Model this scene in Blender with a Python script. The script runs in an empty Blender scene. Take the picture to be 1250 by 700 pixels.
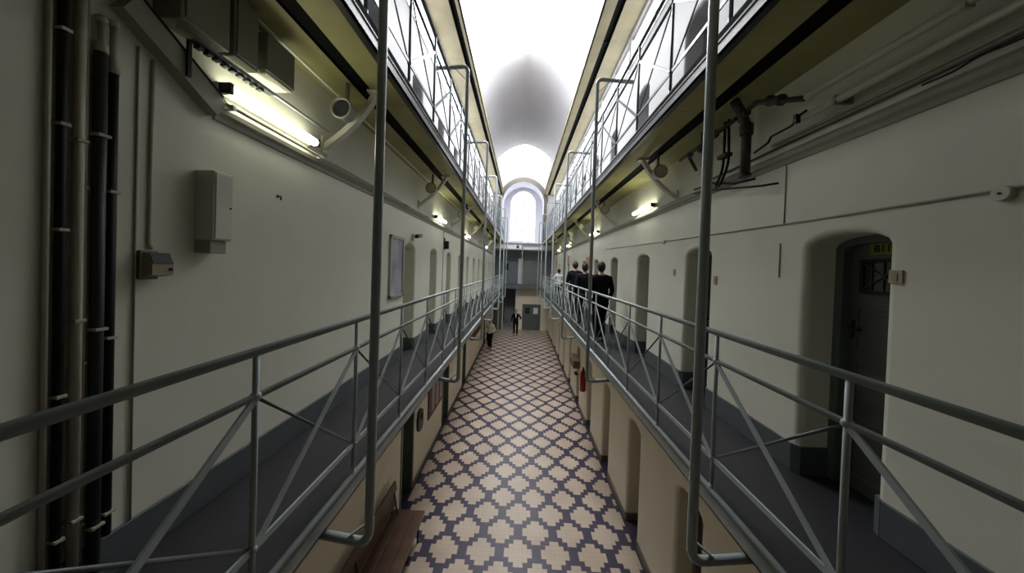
import bpy, bmesh, math, random
from mathutils import Vector, Matrix
random.seed(4)
C = bpy.context.scene.collection
ZOFF = 4.5           # everything below is written relative to the eye; the hall floor ends up at z = 0
PI = math.pi
V = Vector
WORLD_LOC = {}

# ------------------------------------------------------------------ materials
def mat(name, col, rough=0.6, metal=0.0, spec=0.5, noise=0.0, nscale=4.0, bump=0.0, bscale=30.0, col2=None):
    m = bpy.data.materials.new(name); m.use_nodes = True
    nt = m.node_tree; b = nt.nodes['Principled BSDF']
    b.inputs['Base Color'].default_value = (*col, 1)
    b.inputs['Roughness'].default_value = rough
    b.inputs['Metallic'].default_value = metal
    b.inputs['Specular IOR Level'].default_value = spec
    if noise or bump:
        tc = nt.nodes.new('ShaderNodeTexCoord')
    if noise:
        n = nt.nodes.new('ShaderNodeTexNoise'); n.inputs['Scale'].default_value = nscale
        n.inputs['Detail'].default_value = 6
        nt.links.new(tc.outputs['Object'], n.inputs['Vector'])
        r = nt.nodes.new('ShaderNodeValToRGB')
        c2 = col2 or tuple(c * (1 - noise) for c in col)
        r.color_ramp.elements[0].position = 0.3; r.color_ramp.elements[1].position = 0.68
        r.color_ramp.elements[0].color = (*c2, 1); r.color_ramp.elements[1].color = (*col, 1)
        nt.links.new(n.outputs['Fac'], r.inputs['Fac'])
        nt.links.new(r.outputs['Color'], b.inputs['Base Color'])
    if bump:
        n2 = nt.nodes.new('ShaderNodeTexNoise'); n2.inputs['Scale'].default_value = bscale
        n2.inputs['Detail'].default_value = 4
        nt.links.new(tc.outputs['Object'], n2.inputs['Vector'])
        bp = nt.nodes.new('ShaderNodeBump'); bp.inputs['Strength'].default_value = bump
        bp.inputs['Distance'].default_value = 0.02
        nt.links.new(n2.outputs['Fac'], bp.inputs['Height'])
        nt.links.new(bp.outputs['Normal'], b.inputs['Normal'])
    return m

def emis(name, col, strength, base=(0.8, 0.8, 0.8)):
    m = mat(name, base, 0.4)
    b = m.node_tree.nodes['Principled BSDF']
    b.inputs['Emission Color'].default_value = (*col, 1)
    b.inputs['Emission Strength'].default_value = strength
    return m

M = {}
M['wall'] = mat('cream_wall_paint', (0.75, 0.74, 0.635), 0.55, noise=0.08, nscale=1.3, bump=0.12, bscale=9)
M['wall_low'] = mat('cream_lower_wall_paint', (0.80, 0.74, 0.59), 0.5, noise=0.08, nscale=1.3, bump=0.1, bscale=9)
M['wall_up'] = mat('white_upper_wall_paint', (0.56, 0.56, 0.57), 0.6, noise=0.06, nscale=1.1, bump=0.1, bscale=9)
M['vault'] = mat('vault_plaster', (0.50, 0.495, 0.525), 0.7, noise=0.06, nscale=0.7, bump=0.1, bscale=6)
M['arch'] = mat('arch_stone_paint', (0.11, 0.095, 0.08), 0.7, noise=0.1, nscale=3)
M['endblue'] = mat('end_wall_blue_grey', (0.20, 0.22, 0.26), 0.6, noise=0.1, nscale=2)
M['endgrey'] = mat('end_wall_grey', (0.22, 0.225, 0.24), 0.6, noise=0.1, nscale=2)
M['white'] = mat('white_paint', (0.8, 0.8, 0.78), 0.5, noise=0.04)
M['skirt'] = mat('grey_skirting_paint', (0.10, 0.115, 0.125), 0.5, noise=0.15, nscale=6)
M['plinth'] = mat('olive_plinth_paint', (0.16, 0.14, 0.11), 0.5, noise=0.15, nscale=6)
M['deck'] = mat('dark_deck_covering', (0.017, 0.017, 0.021), 0.6, noise=0.35, nscale=2.2, bump=0.1, bscale=60)
M['soffit'] = mat('tan_soffit_boards', (0.29, 0.255, 0.15), 0.6, noise=0.25, nscale=2.0)
M['soffit2'] = mat('olive_soffit_boards', (0.38, 0.355, 0.15), 0.6, noise=0.25, nscale=2.0)
M['slot'] = mat('black_slot_paint', (0.003, 0.003, 0.003), 0.8, spec=0.1)
M['steel'] = mat('grey_green_steel_paint', (0.34, 0.385, 0.385), 0.34, noise=0.15, nscale=8)
M['steel_dk'] = mat('dark_steel_paint', (0.10, 0.12, 0.12), 0.4, noise=0.2, nscale=8)
M['steel_shaded'] = mat('shaded_blue_grey_steel', (0.13, 0.16, 0.18), 0.4, noise=0.15, nscale=8)  # upper railings and nosings: shade of their underside view put into the colour
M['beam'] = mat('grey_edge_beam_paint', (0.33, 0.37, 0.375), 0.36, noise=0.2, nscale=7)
M['beam_dark'] = mat('dark_upper_edge_beam', (0.012, 0.013, 0.015), 0.4, noise=0.2, nscale=7)  # upper edge beams, much darker than the lower ones
M['black'] = mat('black_rubber', (0.008, 0.008, 0.009), 0.55, spec=0.3)
M['dkgrey'] = mat('dark_grey_plastic', (0.03, 0.032, 0.035), 0.5)
M['duct'] = mat('cream_cable_duct', (0.55, 0.52, 0.42), 0.45, noise=0.08)
M['pipe'] = mat('pale_pipe_paint', (0.50, 0.48, 0.38), 0.45, noise=0.12, nscale=6)
M['ledge'] = mat('olive_grey_ledge_paint', (0.34, 0.33, 0.27), 0.55, noise=0.12, nscale=3)
M['door'] = mat('dark_grey_green_door_paint', (0.075, 0.085, 0.075), 0.45, noise=0.12, nscale=4)
M['frame'] = mat('grey_green_door_frame_paint', (0.10, 0.12, 0.11), 0.45, noise=0.1, nscale=4)
M['green'] = mat('dark_green_paint', (0.12, 0.155, 0.11), 0.5, noise=0.2, nscale=5)
M['yellow'] = mat('yellow_sign_enamel', (0.20, 0.175, 0.02), 0.5, noise=0.1)
M['glassdk'] = mat('dark_door_glass', (0.02, 0.022, 0.025), 0.12)
M['brass'] = mat('old_black_iron', (0.015, 0.015, 0.015), 0.45, metal=0.5)
M['plate'] = mat('beige_switch_plastic', (0.42, 0.36, 0.24), 0.5)
M['box'] = mat('cream_box_enamel', (0.66, 0.64, 0.55), 0.45, noise=0.04)
M['greybox'] = mat('olive_grey_box_enamel', (0.22, 0.22, 0.17), 0.5, noise=0.08)
M['beige'] = mat('beige_plastic', (0.34, 0.30, 0.21), 0.5)
M['wood'] = mat('brown_bench_wood', (0.13, 0.065, 0.04), 0.4, noise=0.4, nscale=6)
M['red'] = mat('red_enamel', (0.36, 0.02, 0.015), 0.35)
M['maroon'] = mat('maroon_paper', (0.13, 0.05, 0.05), 0.6, noise=0.2)
M['paperpink'] = mat('pink_grey_paper', (0.42, 0.34, 0.34), 0.6, noise=0.2, nscale=9)
M['orange'] = mat('orange_paper', (0.55, 0.25, 0.16), 0.6, noise=0.15, nscale=8)
M['poster'] = mat('lilac_grey_print', (0.52, 0.52, 0.56), 0.5, noise=0.55, nscale=3.0, col2=(0.25, 0.25, 0.34))
M['alu'] = mat('aluminium', (0.45, 0.46, 0.44), 0.35, metal=0.6)
M['pglass'] = mat('print_glazing', (0.5, 0.5, 0.54), 0.06)
M['copper'] = mat('dark_brown_pipe', (0.05, 0.04, 0.032), 0.5, noise=0.3, nscale=9)
M['skin'] = mat('skin', (0.48, 0.28, 0.20), 0.5)
M['hair'] = mat('dark_hair', (0.012, 0.009, 0.008), 0.6)
M['hairbr'] = mat('brown_hair', (0.09, 0.05, 0.03), 0.6)
M['coatblk'] = mat('black_cloth', (0.006, 0.006, 0.007), 0.9, spec=0.08, bump=0.2, bscale=40)
M['coatnavy'] = mat('navy_cloth', (0.010, 0.012, 0.020), 0.9, spec=0.08, bump=0.2, bscale=40)
M['coatgrey'] = mat('charcoal_cloth', (0.014, 0.014, 0.016), 0.9, spec=0.08, bump=0.2, bscale=40)
M['jean'] = mat('dark_blue_cloth', (0.012, 0.016, 0.035), 0.8)
M['shirtw'] = mat('white_shirt_cloth', (0.72, 0.72, 0.76), 0.7)
M['beigecloth'] = mat('pale_beige_cloth', (0.50, 0.47, 0.36), 0.8)
M['shoe'] = mat('black_leather', (0.006, 0.006, 0.006), 0.4)
M['eye'] = mat('dark_eye', (0.01, 0.01, 0.01), 0.2)
M['lip'] = mat('lip', (0.28, 0.10, 0.09), 0.5)
M['sky'] = emis('skylight_milk_glass', (0.95, 0.97, 1.0), 20.0)
M['endglass'] = emis('end_window_milk_glass', (0.92, 0.96, 1.0), 2.6)
M['sky_far'] = emis('far_skylight_milk_glass', (0.95, 0.97, 1.0), 9.0)
M['bay'] = mat('lavender_white_bay_paint', (0.66, 0.66, 0.72), 0.7, noise=0.05, nscale=2)
M['clere'] = emis('clerestory_milk_glass', (0.96, 0.97, 1.0), 3.8)
M['tube'] = emis('fluorescent_tube', (1.0, 1.0, 0.78), 8.5)
M['lit_pale'] = mat('lit_pale_face', (0.60, 0.56, 0.38), 0.5)  # light put into the pale colour of outlet faces and hatch panel

def floor_material():
    m = bpy.data.materials.new('star_tile_floor'); m.use_nodes = True
    nt = m.node_tree; b = nt.nodes['Principled BSDF']; N = nt.nodes; Lk = nt.links
    tc = N.new('ShaderNodeTexCoord'); sp = N.new('ShaderNodeSeparateXYZ'); Lk.new(tc.outputs['Object'], sp.inputs[0])
    def mth(op, a, bb=None, c=None):
        n = N.new('ShaderNodeMath'); n.operation = op
        for i, v in enumerate((a, bb, c)):
            if v is None: continue
            if isinstance(v, (int, float)): n.inputs[i].default_value = v
            else: Lk.new(v, n.inputs[i])
        return n.outputs[0]
    UX, UY = 0.589 / 8, 0.838 / 10
    X = mth('DIVIDE', mth('SUBTRACT', sp.outputs[0], 0.102), UX)
    Y = mth('DIVIDE', mth('SUBTRACT', sp.outputs[1], 5.125), UY)
    def star(ox, oy):
        dx = mth('ABSOLUTE', mth('SUBTRACT', mth('FLOORED_MODULO', mth('ADD', X, 4 + ox), 8), 4))
        dy = mth('ABSOLUTE', mth('SUBTRACT', mth('FLOORED_MODULO', mth('ADD', Y, 5 + oy), 10), 5))
        s = None
        for w, h in ((3, 1), (2, 2), (1, 3)):
            t = mth('MULTIPLY', mth('LESS_THAN', dx, w), mth('LESS_THAN', dy, h))
            s = t if s is None else mth('MAXIMUM', s, t)
        return s
    s = mth('MAXIMUM', star(0, 0), star(4, 5))
    inside = mth('MULTIPLY', mth('LESS_THAN', sp.outputs[0], 2.0), mth('GREATER_THAN', sp.outputs[0], -2.01))
    s = mth('MULTIPLY', s, inside)
    # grout between the small tiles
    gx = mth('ABSOLUTE', mth('SUBTRACT', mth('FLOORED_MODULO', X, 1), 0.5))
    gy = mth('ABSOLUTE', mth('SUBTRACT', mth('FLOORED_MODULO', Y, 1), 0.5))
    g = mth('GREATER_THAN', mth('MAXIMUM', gx, gy), 0.47)
    n = N.new('ShaderNodeTexNoise'); n.inputs['Scale'].default_value = 1.7; n.inputs['Detail'].default_value = 5
    Lk.new(tc.outputs['Object'], n.inputs['Vector'])
    cr = N.new('ShaderNodeValToRGB')
    cr.color_ramp.elements[0].position = 0.35; cr.color_ramp.elements[1].position = 0.65
    cr.color_ramp.elements[0].color = (0.42, 0.325, 0.245, 1); cr.color_ramp.elements[1].color = (0.50, 0.41, 0.32, 1)
    Lk.new(n.outputs['Fac'], cr.inputs['Fac'])
    cd = N.new('ShaderNodeValToRGB')
    cd.color_ramp.elements[0].position = 0.35; cd.color_ramp.elements[1].position = 0.65
    cd.color_ramp.elements[0].color = (0.032, 0.024, 0.05, 1); cd.color_ramp.elements[1].color = (0.05, 0.04, 0.07, 1)
    Lk.new(n.outputs['Fac'], cd.inputs['Fac'])
    mx = N.new('ShaderNodeMix'); mx.data_type = 'RGBA'
    Lk.new(s, mx.inputs[0]); Lk.new(cd.outputs[0], mx.inputs[6]); Lk.new(cr.outputs[0], mx.inputs[7])
    mg = N.new('ShaderNodeMix'); mg.data_type = 'RGBA'
    Lk.new(mth('MULTIPLY', g, 0.25), mg.inputs[0]); Lk.new(mx.outputs[2], mg.inputs[6]); mg.inputs[7].default_value = (0.06, 0.05, 0.05, 1)
    Lk.new(mg.outputs[2], b.inputs['Base Color'])
    b.inputs['Roughness'].default_value = 0.36
    b.inputs['Specular IOR Level'].default_value = 0.5
    bp = N.new('ShaderNodeBump'); bp.inputs['Strength'].default_value = 0.15; bp.inputs['Distance'].default_value = 0.01
    Lk.new(n.outputs['Fac'], bp.inputs['Height']); Lk.new(bp.outputs[0], b.inputs['Normal'])
    return m
M['tile'] = floor_material()

# ------------------------------------------------------------------ mesh builder
class MB:
    def __init__(self):
        self.v = []; self.f = []; self.s = []
    def add(self, vs, fs, smooth=False):
        b = len(self.v); self.v += [V(p) for p in vs]
        for f in fs:
            self.f.append(tuple(b + i for i in f)); self.s.append(smooth)
        return self
    def box(self, x0, x1, y0, y1, z0, z1, bev=0.0):
        x0, x1 = min(x0, x1), max(x0, x1); y0, y1 = min(y0, y1), max(y0, y1); z0, z1 = min(z0, z1), max(z0, z1)
        if bev <= 0:
            vs = [(x, y, z) for x in (x0, x1) for y in (y0, y1) for z in (z0, z1)]
            return self.add(vs, [(0, 1, 3, 2), (4, 6, 7, 5), (0, 4, 5, 1), (2, 3, 7, 6), (0, 2, 6, 4), (1, 5, 7, 3)])
        bm = bmesh.new(); bmesh.ops.create_cube(bm, size=1)
        for v in bm.verts:
            v.co = V(((x0 + x1) / 2 + v.co.x * (x1 - x0), (y0 + y1) / 2 + v.co.y * (y1 - y0), (z0 + z1) / 2 + v.co.z * (z1 - z0)))
        bmesh.ops.bevel(bm, geom=bm.edges[:], offset=bev, segments=2, profile=0.5, affect='EDGES')
        return self.frombm(bm)
    def frombm(self, bm, smooth=False):
        bm.verts.index_update()
        self.add([v.co.copy() for v in bm.verts], [[v.index for v in f.verts] for f in bm.faces], smooth)
        bm.free(); return self
    def tube(self, path, r, n=10, caps=True, ry=None, up=None):
        path = [V(p) for p in path]; rs = r if isinstance(r, (list, tuple)) else [r] * len(path)
        b = len(self.v); rings = []
        t0 = (path[1] - path[0]).normalized()
        a = V(up) if up else (V((0, 0, 1)) if abs(t0.z) < 0.9 else V((0, 1, 0)))
        nrm = (a - t0 * a.dot(t0)).normalized(); prev = t0
        for i, p in enumerate(path):
            if i == 0: t = t0
            elif i == len(path) - 1: t = (path[i] - path[i - 1]).normalized()
            else:
                t = ((path[i] - path[i - 1]).normalized() + (path[i + 1] - path[i]).normalized())
                t = t.normalized() if t.length > 1e-6 else prev
            q = prev.rotation_difference(t); nrm = q @ nrm; nrm = (nrm - t * nrm.dot(t)).normalized(); prev = t
            bi = t.cross(nrm)
            k = ry if ry is not None else 1.0
            rings.append([p + nrm * math.cos(2 * PI * j / n) * rs[i] * k + bi * math.sin(2 * PI * j / n) * rs[i] for j in range(n)])
        for ring in rings: self.v += ring
        for i in range(len(path) - 1):
            for j in range(n):
                j2 = (j + 1) % n
                self.f.append((b + i * n + j, b + i * n + j2, b + (i + 1) * n + j2, b + (i + 1) * n + j)); self.s.append(True)
        if caps:
            self.f.append(tuple(b + j for j in reversed(range(n)))); self.s.append(False)
            self.f.append(tuple(b + (len(path) - 1) * n + j for j in range(n))); self.s.append(False)
        return self
    def bar(self, a, b_, w, t, wdir):
        # flat bar from a to b, width w along wdir, thickness t across
        a, b_ = V(a), V(b_); d = (b_ - a).normalized(); wd = V(wdir); wd = (wd - d * wd.dot(d)).normalized(); td = d.cross(wd)
        vs = []
        for p in (a, b_):
            for i, j in ((-1, -1), (1, -1), (1, 1), (-1, 1)):
                vs.append(p + wd * i * w / 2 + td * j * t / 2)
        return self.add(vs, [(3, 2, 1, 0), (4, 5, 6, 7), (0, 1, 5, 4), (1, 2, 6, 5), (2, 3, 7, 6), (3, 0, 4, 7)])
    def lathe(self, o, axis, prof, n=20, smooth=True):
        # prof: (radius, distance along axis)
        o = V(o); ax = V(axis).normalized(); u = ax.orthogonal().normalized(); w = ax.cross(u); b = len(self.v)
        for r, h in prof:
            for j in range(n):
                self.v.append(o + ax * h + (u * math.cos(2 * PI * j / n) + w * math.sin(2 * PI * j / n)) * max(r, 1e-4))
        for i in range(len(prof) - 1):
            for j in range(n):
                j2 = (j + 1) % n
                self.f.append((b + i * n + j, b + i * n + j2, b + (i + 1) * n + j2, b + (i + 1) * n + j)); self.s.append(smooth)
        self.f.append(tuple(b + j for j in reversed(range(n)))); self.s.append(False)
        self.f.append(tuple(b + (len(prof) - 1) * n + j for j in range(n))); self.s.append(False)
        return self
    def ell(self, c, r, nu=16, nv=10, fn=None):
        c = V(c); b = len(self.v)
        for i in range(nv + 1):
            th = PI * i / nv
            for j in range(nu):
                ph = 2 * PI * j / nu
                p = V((math.sin(th) * math.cos(ph), math.sin(th) * math.sin(ph), math.cos(th)))
                if fn: p = fn(p)
                self.v.append(c + V((p.x * r[0], p.y * r[1], p.z * r[2])))
        for i in range(nv):
            for j in range(nu):
                j2 = (j + 1) % nu
                self.f.append((b + i * nu + j, b + (i + 1) * nu + j, b + (i + 1) * nu + j2, b + i * nu + j2)); self.s.append(True)
        return self
    def poly_extrude(self, pts, d):
        # planar polygon (3D points) extruded along d
        pts = [V(p) for p in pts]; n = len(pts); d = V(d)
        self.add(pts + [p + d for p in pts], [tuple(reversed(range(n))), tuple(range(n, 2 * n))] + [(i, (i + 1) % n, n + (i + 1) % n, n + i) for i in range(n)])
        return self
    def xform(self, mtx):
        self.v = [mtx @ p for p in self.v]; return self
    def build(self, name, material, parent=None, at=None):
        me = bpy.data.meshes.new(name)
        off = V((0, 0, 0))
        if parent is not None: off = WORLD_LOC[parent.name]
        elif at is not None: off = V(at)
        me.from_pydata([tuple(p - off) for p in self.v], [], self.f)
        me.polygons.foreach_set('use_smooth', self.s)
        me.materials.append(material)
        bm = bmesh.new(); bm.from_mesh(me); bmesh.ops.recalc_face_normals(bm, faces=bm.faces[:]); bm.to_mesh(me); bm.free()
        me.update()
        o = bpy.data.objects.new(name, me); C.objects.link(o)
        if parent is not None:
            o.parent = parent
        elif at is not None:
            o.location = V(at)
        WORLD_LOC[o.name] = off
        return o

def tag(o, label=None, cat=None, group=None, kind=None):
    if label: o['label'] = label
    if cat: o['category'] = cat
    if group: o['group'] = group
    if kind: o['kind'] = kind
    return o
def thing(name, loc, label, cat, group=None, kind='thing'):
    o = bpy.data.objects.new(name, None); C.objects.link(o); o.location = V(loc); o.empty_display_size = 0.1
    WORLD_LOC[o.name] = V(loc)
    return tag(o, label, cat, group, kind)
def struct(name, mb, m, label, cat):
    return tag(mb.build(name, m), label, cat, None, 'structure')
def copy_tree(o, parent=None, loc=None):
    c = o.copy(); C.objects.link(c)
    if parent is not None: c.parent = parent
    if loc is not None: c.location = V(loc)
    WORLD_LOC[c.name] = V(loc) if loc is not None else V((0, 0, 0))
    for ch in list(o.children): copy_tree(ch, c)
    return c
ORD = ['first', 'second', 'third', 'fourth', 'fifth', 'sixth', 'seventh', 'eighth', 'ninth', 'tenth', 'eleventh', 'twelfth', 'thirteenth']

def rounded(path, rad, seg=6):
    path = [V(p) for p in path]; out = [path[0]]
    for i in range(1, len(path) - 1):
        p = path[i]; a = (path[i - 1] - p); b = (path[i + 1] - p)
        d = min(rad, a.length * 0.49, b.length * 0.49)
        p0 = p + a.normalized() * d; p1 = p + b.normalized() * d
        for k in range(seg + 1):
            t = k / seg
            out.append(p0 * (1 - t) ** 2 + p * 2 * t * (1 - t) + p1 * t * t)
    out.append(path[-1]); return out

# ------------------------------------------------------------------ dimensions
YN, YE = -1.4, 24.0
XL, XR = -1.18, 1.43                    # edge of the galleries
WL, WR = -2.0, 2.3                      # walls at gallery level
GL, GR = -2.05, 2.04                    # walls of the ground floor
UL, UR = -2.0, 2.15                     # walls of the upper gallery
FL, D1, D2 = -4.5, -1.6, 1.76
YG = 22.3                               # where the galleries meet the end wall

def arch_wall(x, nx, y0, y1, z0, z1, ops, depth=0.4, r=0.05, N=8):
    """Plane wall at x whose face looks along nx, with arched openings (ya, yb, zbottom, zspring, rise) and rounded reveals."""
    mb = MB(); ops = sorted(ops)
    def outline(op, e):
        ya, yb, zb, zs, rise = op; mid = (ya + yb) / 2; hw = (yb - ya) / 2 + e
        pts = [(ya - e, zb if zb <= z0 + 1e-4 else zb - e)]
        for k in range(N + 1):
            t = PI - PI * k / N
            pts.append((mid + hw * math.cos(t), zs + (rise + e) * math.sin(t)))
        pts.append((yb + e, zb if zb <= z0 + 1e-4 else zb - e))
        return pts
    prev = y0
    q = lambda a, b, c, d: mb.add([(x, a, c), (x, b, c), (x, b, d), (x, a, d)], [(0, 1, 2, 3)])
    for op in ops:
        o = outline(op, r); ya, yb = o[0][0], o[-1][0]
        q(prev, ya, z0, z1)
        if o[0][1] > z0 + 1e-4: q(ya, yb, z0, o[0][1])
        for k in range(1, len(o) - 2):
            (a, c), (b, d) = o[k], o[k + 1]
            mb.add([(x, a, c), (x, b, d), (x, b, z1), (x, a, z1)], [(0, 1, 2, 3)])
        rings = []
        for t in range(6):
            a = PI / 2 * t / 5
            rings.append((r * (1 - math.sin(a)), r * (1 - math.cos(a))))
        rings.append((0.0, depth))
        b = len(mb.v)
        np_ = len(o)
        for e, dd in rings:
            for (yy, zz) in outline(op, e): mb.v.append(V((x - nx * dd, yy, zz)))
        for i in range(len(rings) - 1):
            for j in range(np_ - 1):
                mb.f.append((b + i * np_ + j, b + i * np_ + j + 1, b + (i + 1) * np_ + j + 1, b + (i + 1) * np_ + j)); mb.s.append(i < len(rings) - 2)
        prev = yb
    q(prev, y1, z0, z1)
    return mb

# door openings
OPR1 = [(2.13 + 1.93 * k, 2.71 + 1.93 * k, D1, 0.24, 0.09) for k in range(11)]
OPL1 = [(5.58 + 1.6 * k, 6.12 + 1.6 * k, D1, 0.27, 0.09) for k in range(11)]
OPR0 = [(3.56 + 1.82 * k, 4.12 + 1.82 * k, FL, -2.68, 0.09) for k in range(10)]
OPL0 = [(5.86, 6.46, FL, -2.5, 0.08), (8.98, 9.66, FL, -2.5, 0.08), (12.1, 12.7, FL, -2.5, 0.08), (18.9, 19.5, FL, -2.5, 0.08)]
OPR2 = [(4.02 + 1.88 * k, 4.58 + 1.88 * k, D2, 3.3, 0.1) for k in range(-1, 9)]
OPL2 = [(4.0 + 1.75 * k, 4.55 + 1.75 * k, D2, 3.3, 0.1) for k in range(-1, 10)]

struct('floor', MB().box(-2.5, 2.7, YN, YE + 1.8, FL - 0.1, FL), M['tile'], 'floor of tan star tiles in dark purple latticework', 'floor')
struct('wall_left_ground', arch_wall(GL, 1, YN, YE, FL, -1.66, OPL0), M['wall_low'], 'cream ground floor wall under the left gallery', 'wall')
struct('wall_right_ground', arch_wall(GR, -1, YN, YE, FL, -1.66, OPR0), M['wall_low'], 'cream ground floor wall under the right gallery', 'wall')
struct('wall_left', arch_wall(WL, 1, YN, YE, -1.66, 1.70, OPL1), M['wall'], 'cream wall with arched recesses along the left gallery', 'wall')
struct('wall_right', arch_wall(WR, -1, YN, YE, -1.66, 1.70, OPR1), M['wall'], 'cream wall with arched recesses along the right gallery', 'wall')
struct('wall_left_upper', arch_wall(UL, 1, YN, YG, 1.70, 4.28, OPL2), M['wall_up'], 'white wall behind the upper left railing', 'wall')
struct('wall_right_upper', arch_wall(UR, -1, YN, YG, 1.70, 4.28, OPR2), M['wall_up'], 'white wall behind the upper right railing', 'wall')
struct('wall_near', MB().box(-2.6, 2.8, YN - 0.1, YN, FL, 8), M['plinth'], 'dark wall behind the viewpoint', 'wall')
for nm, x, s, side in (('wall_left_clerestory', UL, -1, 'left'), ('wall_right_clerestory', UR, 1, 'right')):
    mb = MB()
    mb.box(x, x + s * 0.1, YN, YG, 4.93, 5.12); mb.box(x, x + s * 0.1, YN, 4.5, 4.30, 4.93); mb.box(x, x + s * 0.3, YN, YG, 4.25, 4.30)
    y = 4.5
    while y < 22:
        mb.box(x, x + s * 0.1, y, y + 0.12, 4.30, 4.93); y += 2.5
    struct(nm, mb, M['wall_up'], 'white window piers high above the %s upper gallery' % side, 'wall')
wn = 1
for x, s, side in ((UL, -1, 'left'), (UR, 1, 'right')):
    y = 4.5; k = 0
    while y + 2.5 < 22.1:
        w = MB().box(x + s * 0.06, x + s * 0.08, y + 0.12, y + 2.5, 4.30, 4.93).build('window_%d' % wn, M['clere'])
        tag(w, '%s bright clerestory window from the viewer above the %s upper gallery' % (ORD[k], side), 'window', None, 'structure')
        MB().box(x + s * 0.03, x + s * 0.06, y + 1.31 - 0.02, y + 1.31 + 0.02, 4.30, 4.93).build('glazing_bar', M['white'], w)
        wn += 1; k += 1; y += 2.5

# ------------------------------------------------------------------ gallery slabs
def slab(xe, xw, zt, side, lvl, y1, soff_in, soff_out, bottom):
    mb = MB().box(xe + math.copysign(0.021, xe), xw + math.copysign(0.45, xw), YN, y1, zt - 0.035, zt)
    struct('floor_gallery_%s%s' % (side, lvl), mb, M['deck'], 'dark walkway deck of the %s%s gallery' % ('upper ' if lvl else '', side), 'floor')
    s = math.copysign(1, xe)
    mb = MB().box(xe, xe + s * 0.02, YN, y1, bottom, zt + 0.03)                      # web
    mb.box(xe, xe + s * 0.07, YN, y1, bottom, bottom + 0.012)                         # lower flange
    mb.box(xe - s * 0.008, xe, YN, y1, bottom + 0.085, zt + 0.02)
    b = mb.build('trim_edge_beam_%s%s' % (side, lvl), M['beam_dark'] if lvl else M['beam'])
    tag(b, ('dark' if lvl else 'grey') + ' steel edge beam of the %s%s gallery' % ('upper ' if lvl else '', side), 'beam', None, 'structure')
    MB().tube([(xe + s * 0.006, YN, zt + 0.028), (xe + s * 0.006, y1, zt + 0.028)], 0.026, 12).build('nosing', M['steel_shaded'] if lvl else M['steel'], b)
    # soffit: two runs of boards with a black slot between
    zb = bottom + 0.04
    mb = MB(); y = YN; L = 2.45
    while y < y1:
        e = min(y + L - 0.008, y1)
        mb.box(xe + s * 0.02, soff_in, y, e, zb, zb + 0.015); mb.box(soff_out, xw, y, e, zb, zb + 0.015); y += L
    struct('ceiling_gallery_%s%s' % (side, lvl), mb, M['soffit2'], 'olive tan boarded underside of the %s%s gallery' % ('upper ' if lvl else '', side), 'ceiling')
    mb = MB().box(soff_in - s * 0.02, soff_out + s * 0.02, YN, y1, zb + 0.0165, zb + 0.0215)
    mb.box(soff_in, soff_in + s * 0.008, YN, y1, zb + 0.0005, zb + 0.0165); mb.box(soff_out - s * 0.008, soff_out, YN, y1, zb + 0.0005, zb + 0.0165)
    struct('trim_slot_%s%s' % (side, lvl), mb, M['slot'], 'long black slot in the underside of the %s%s gallery' % ('upper ' if lvl else '', side), 'slot')
slab(XL, WL, D1, 'left', '', YG, -1.38, -1.53, -1.70)
slab(XR, WR, D1, 'right', '', YG, 1.78, 1.97, -1.70)
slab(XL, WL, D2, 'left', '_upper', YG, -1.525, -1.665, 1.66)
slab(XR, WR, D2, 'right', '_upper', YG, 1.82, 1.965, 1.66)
struct('unseen_shading_slab', MB().box(XL, XR, YN, 1.6, 1.66, D2 - 0.001), M['soffit'], 'added unseen slab over the viewpoint shading the near walls', 'bridge')  # added slab out of view, keeps light off the near walls
MBT = MB().box(-1.905, -1.93, YN, YG, 1.69, 1.715)
struct('trim_5', MBT, M['white'], 'thin pale batten along the wall side of the upper left gallery underside', 'trim')
# top ledges with the same slotted underside, just below the vault
def ledge(xi, xw, si, so, side):
    s = math.copysign(1, xi)
    mb = MB().box(xi, si, YN, YG, 5.0, 5.03); mb.box(so, xw, YN, YG, 5.0, 5.03); mb.box(xi, xi + s * 0.03, YN, YG, 5.0, 5.16); mb.box(xi, xw + s * 0.1, YN, YG, 5.12, 5.16)
    struct('ceiling_ledge_%s' % side, mb, M['soffit'], 'tan underside of the topmost ledge on the %s' % side, 'ceiling')
    mb = MB().box(si, so, YN, YG, 5.05, 5.06)
    mb.box(si, si + s * 0.008, YN, YG, 5.0, 5.05); mb.box(so - s * 0.008, so, YN, YG, 5.0, 5.05)
    y = 2.4
    while y < YG:
        mb.box(si, so, y, y + 0.04, 5.03, 5.05); y += 2.45
    struct('trim_slot_ledge_%s' % side, mb, M['slot'], 'black slot in the topmost ledge on the %s' % side, 'slot')
ledge(-1.33, UL, -1.42, -1.54, 'left')
ledge(1.38, UR, 1.62, 1.77, 'right')
# bridge the viewer stands on
struct('floor_bridge', MB().box(XL, XR, YN, 0.15, D1 - 0.06, D1 - 0.001), M['deck'], 'dark bridge deck between the galleries at the viewpoint', 'floor')

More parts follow.
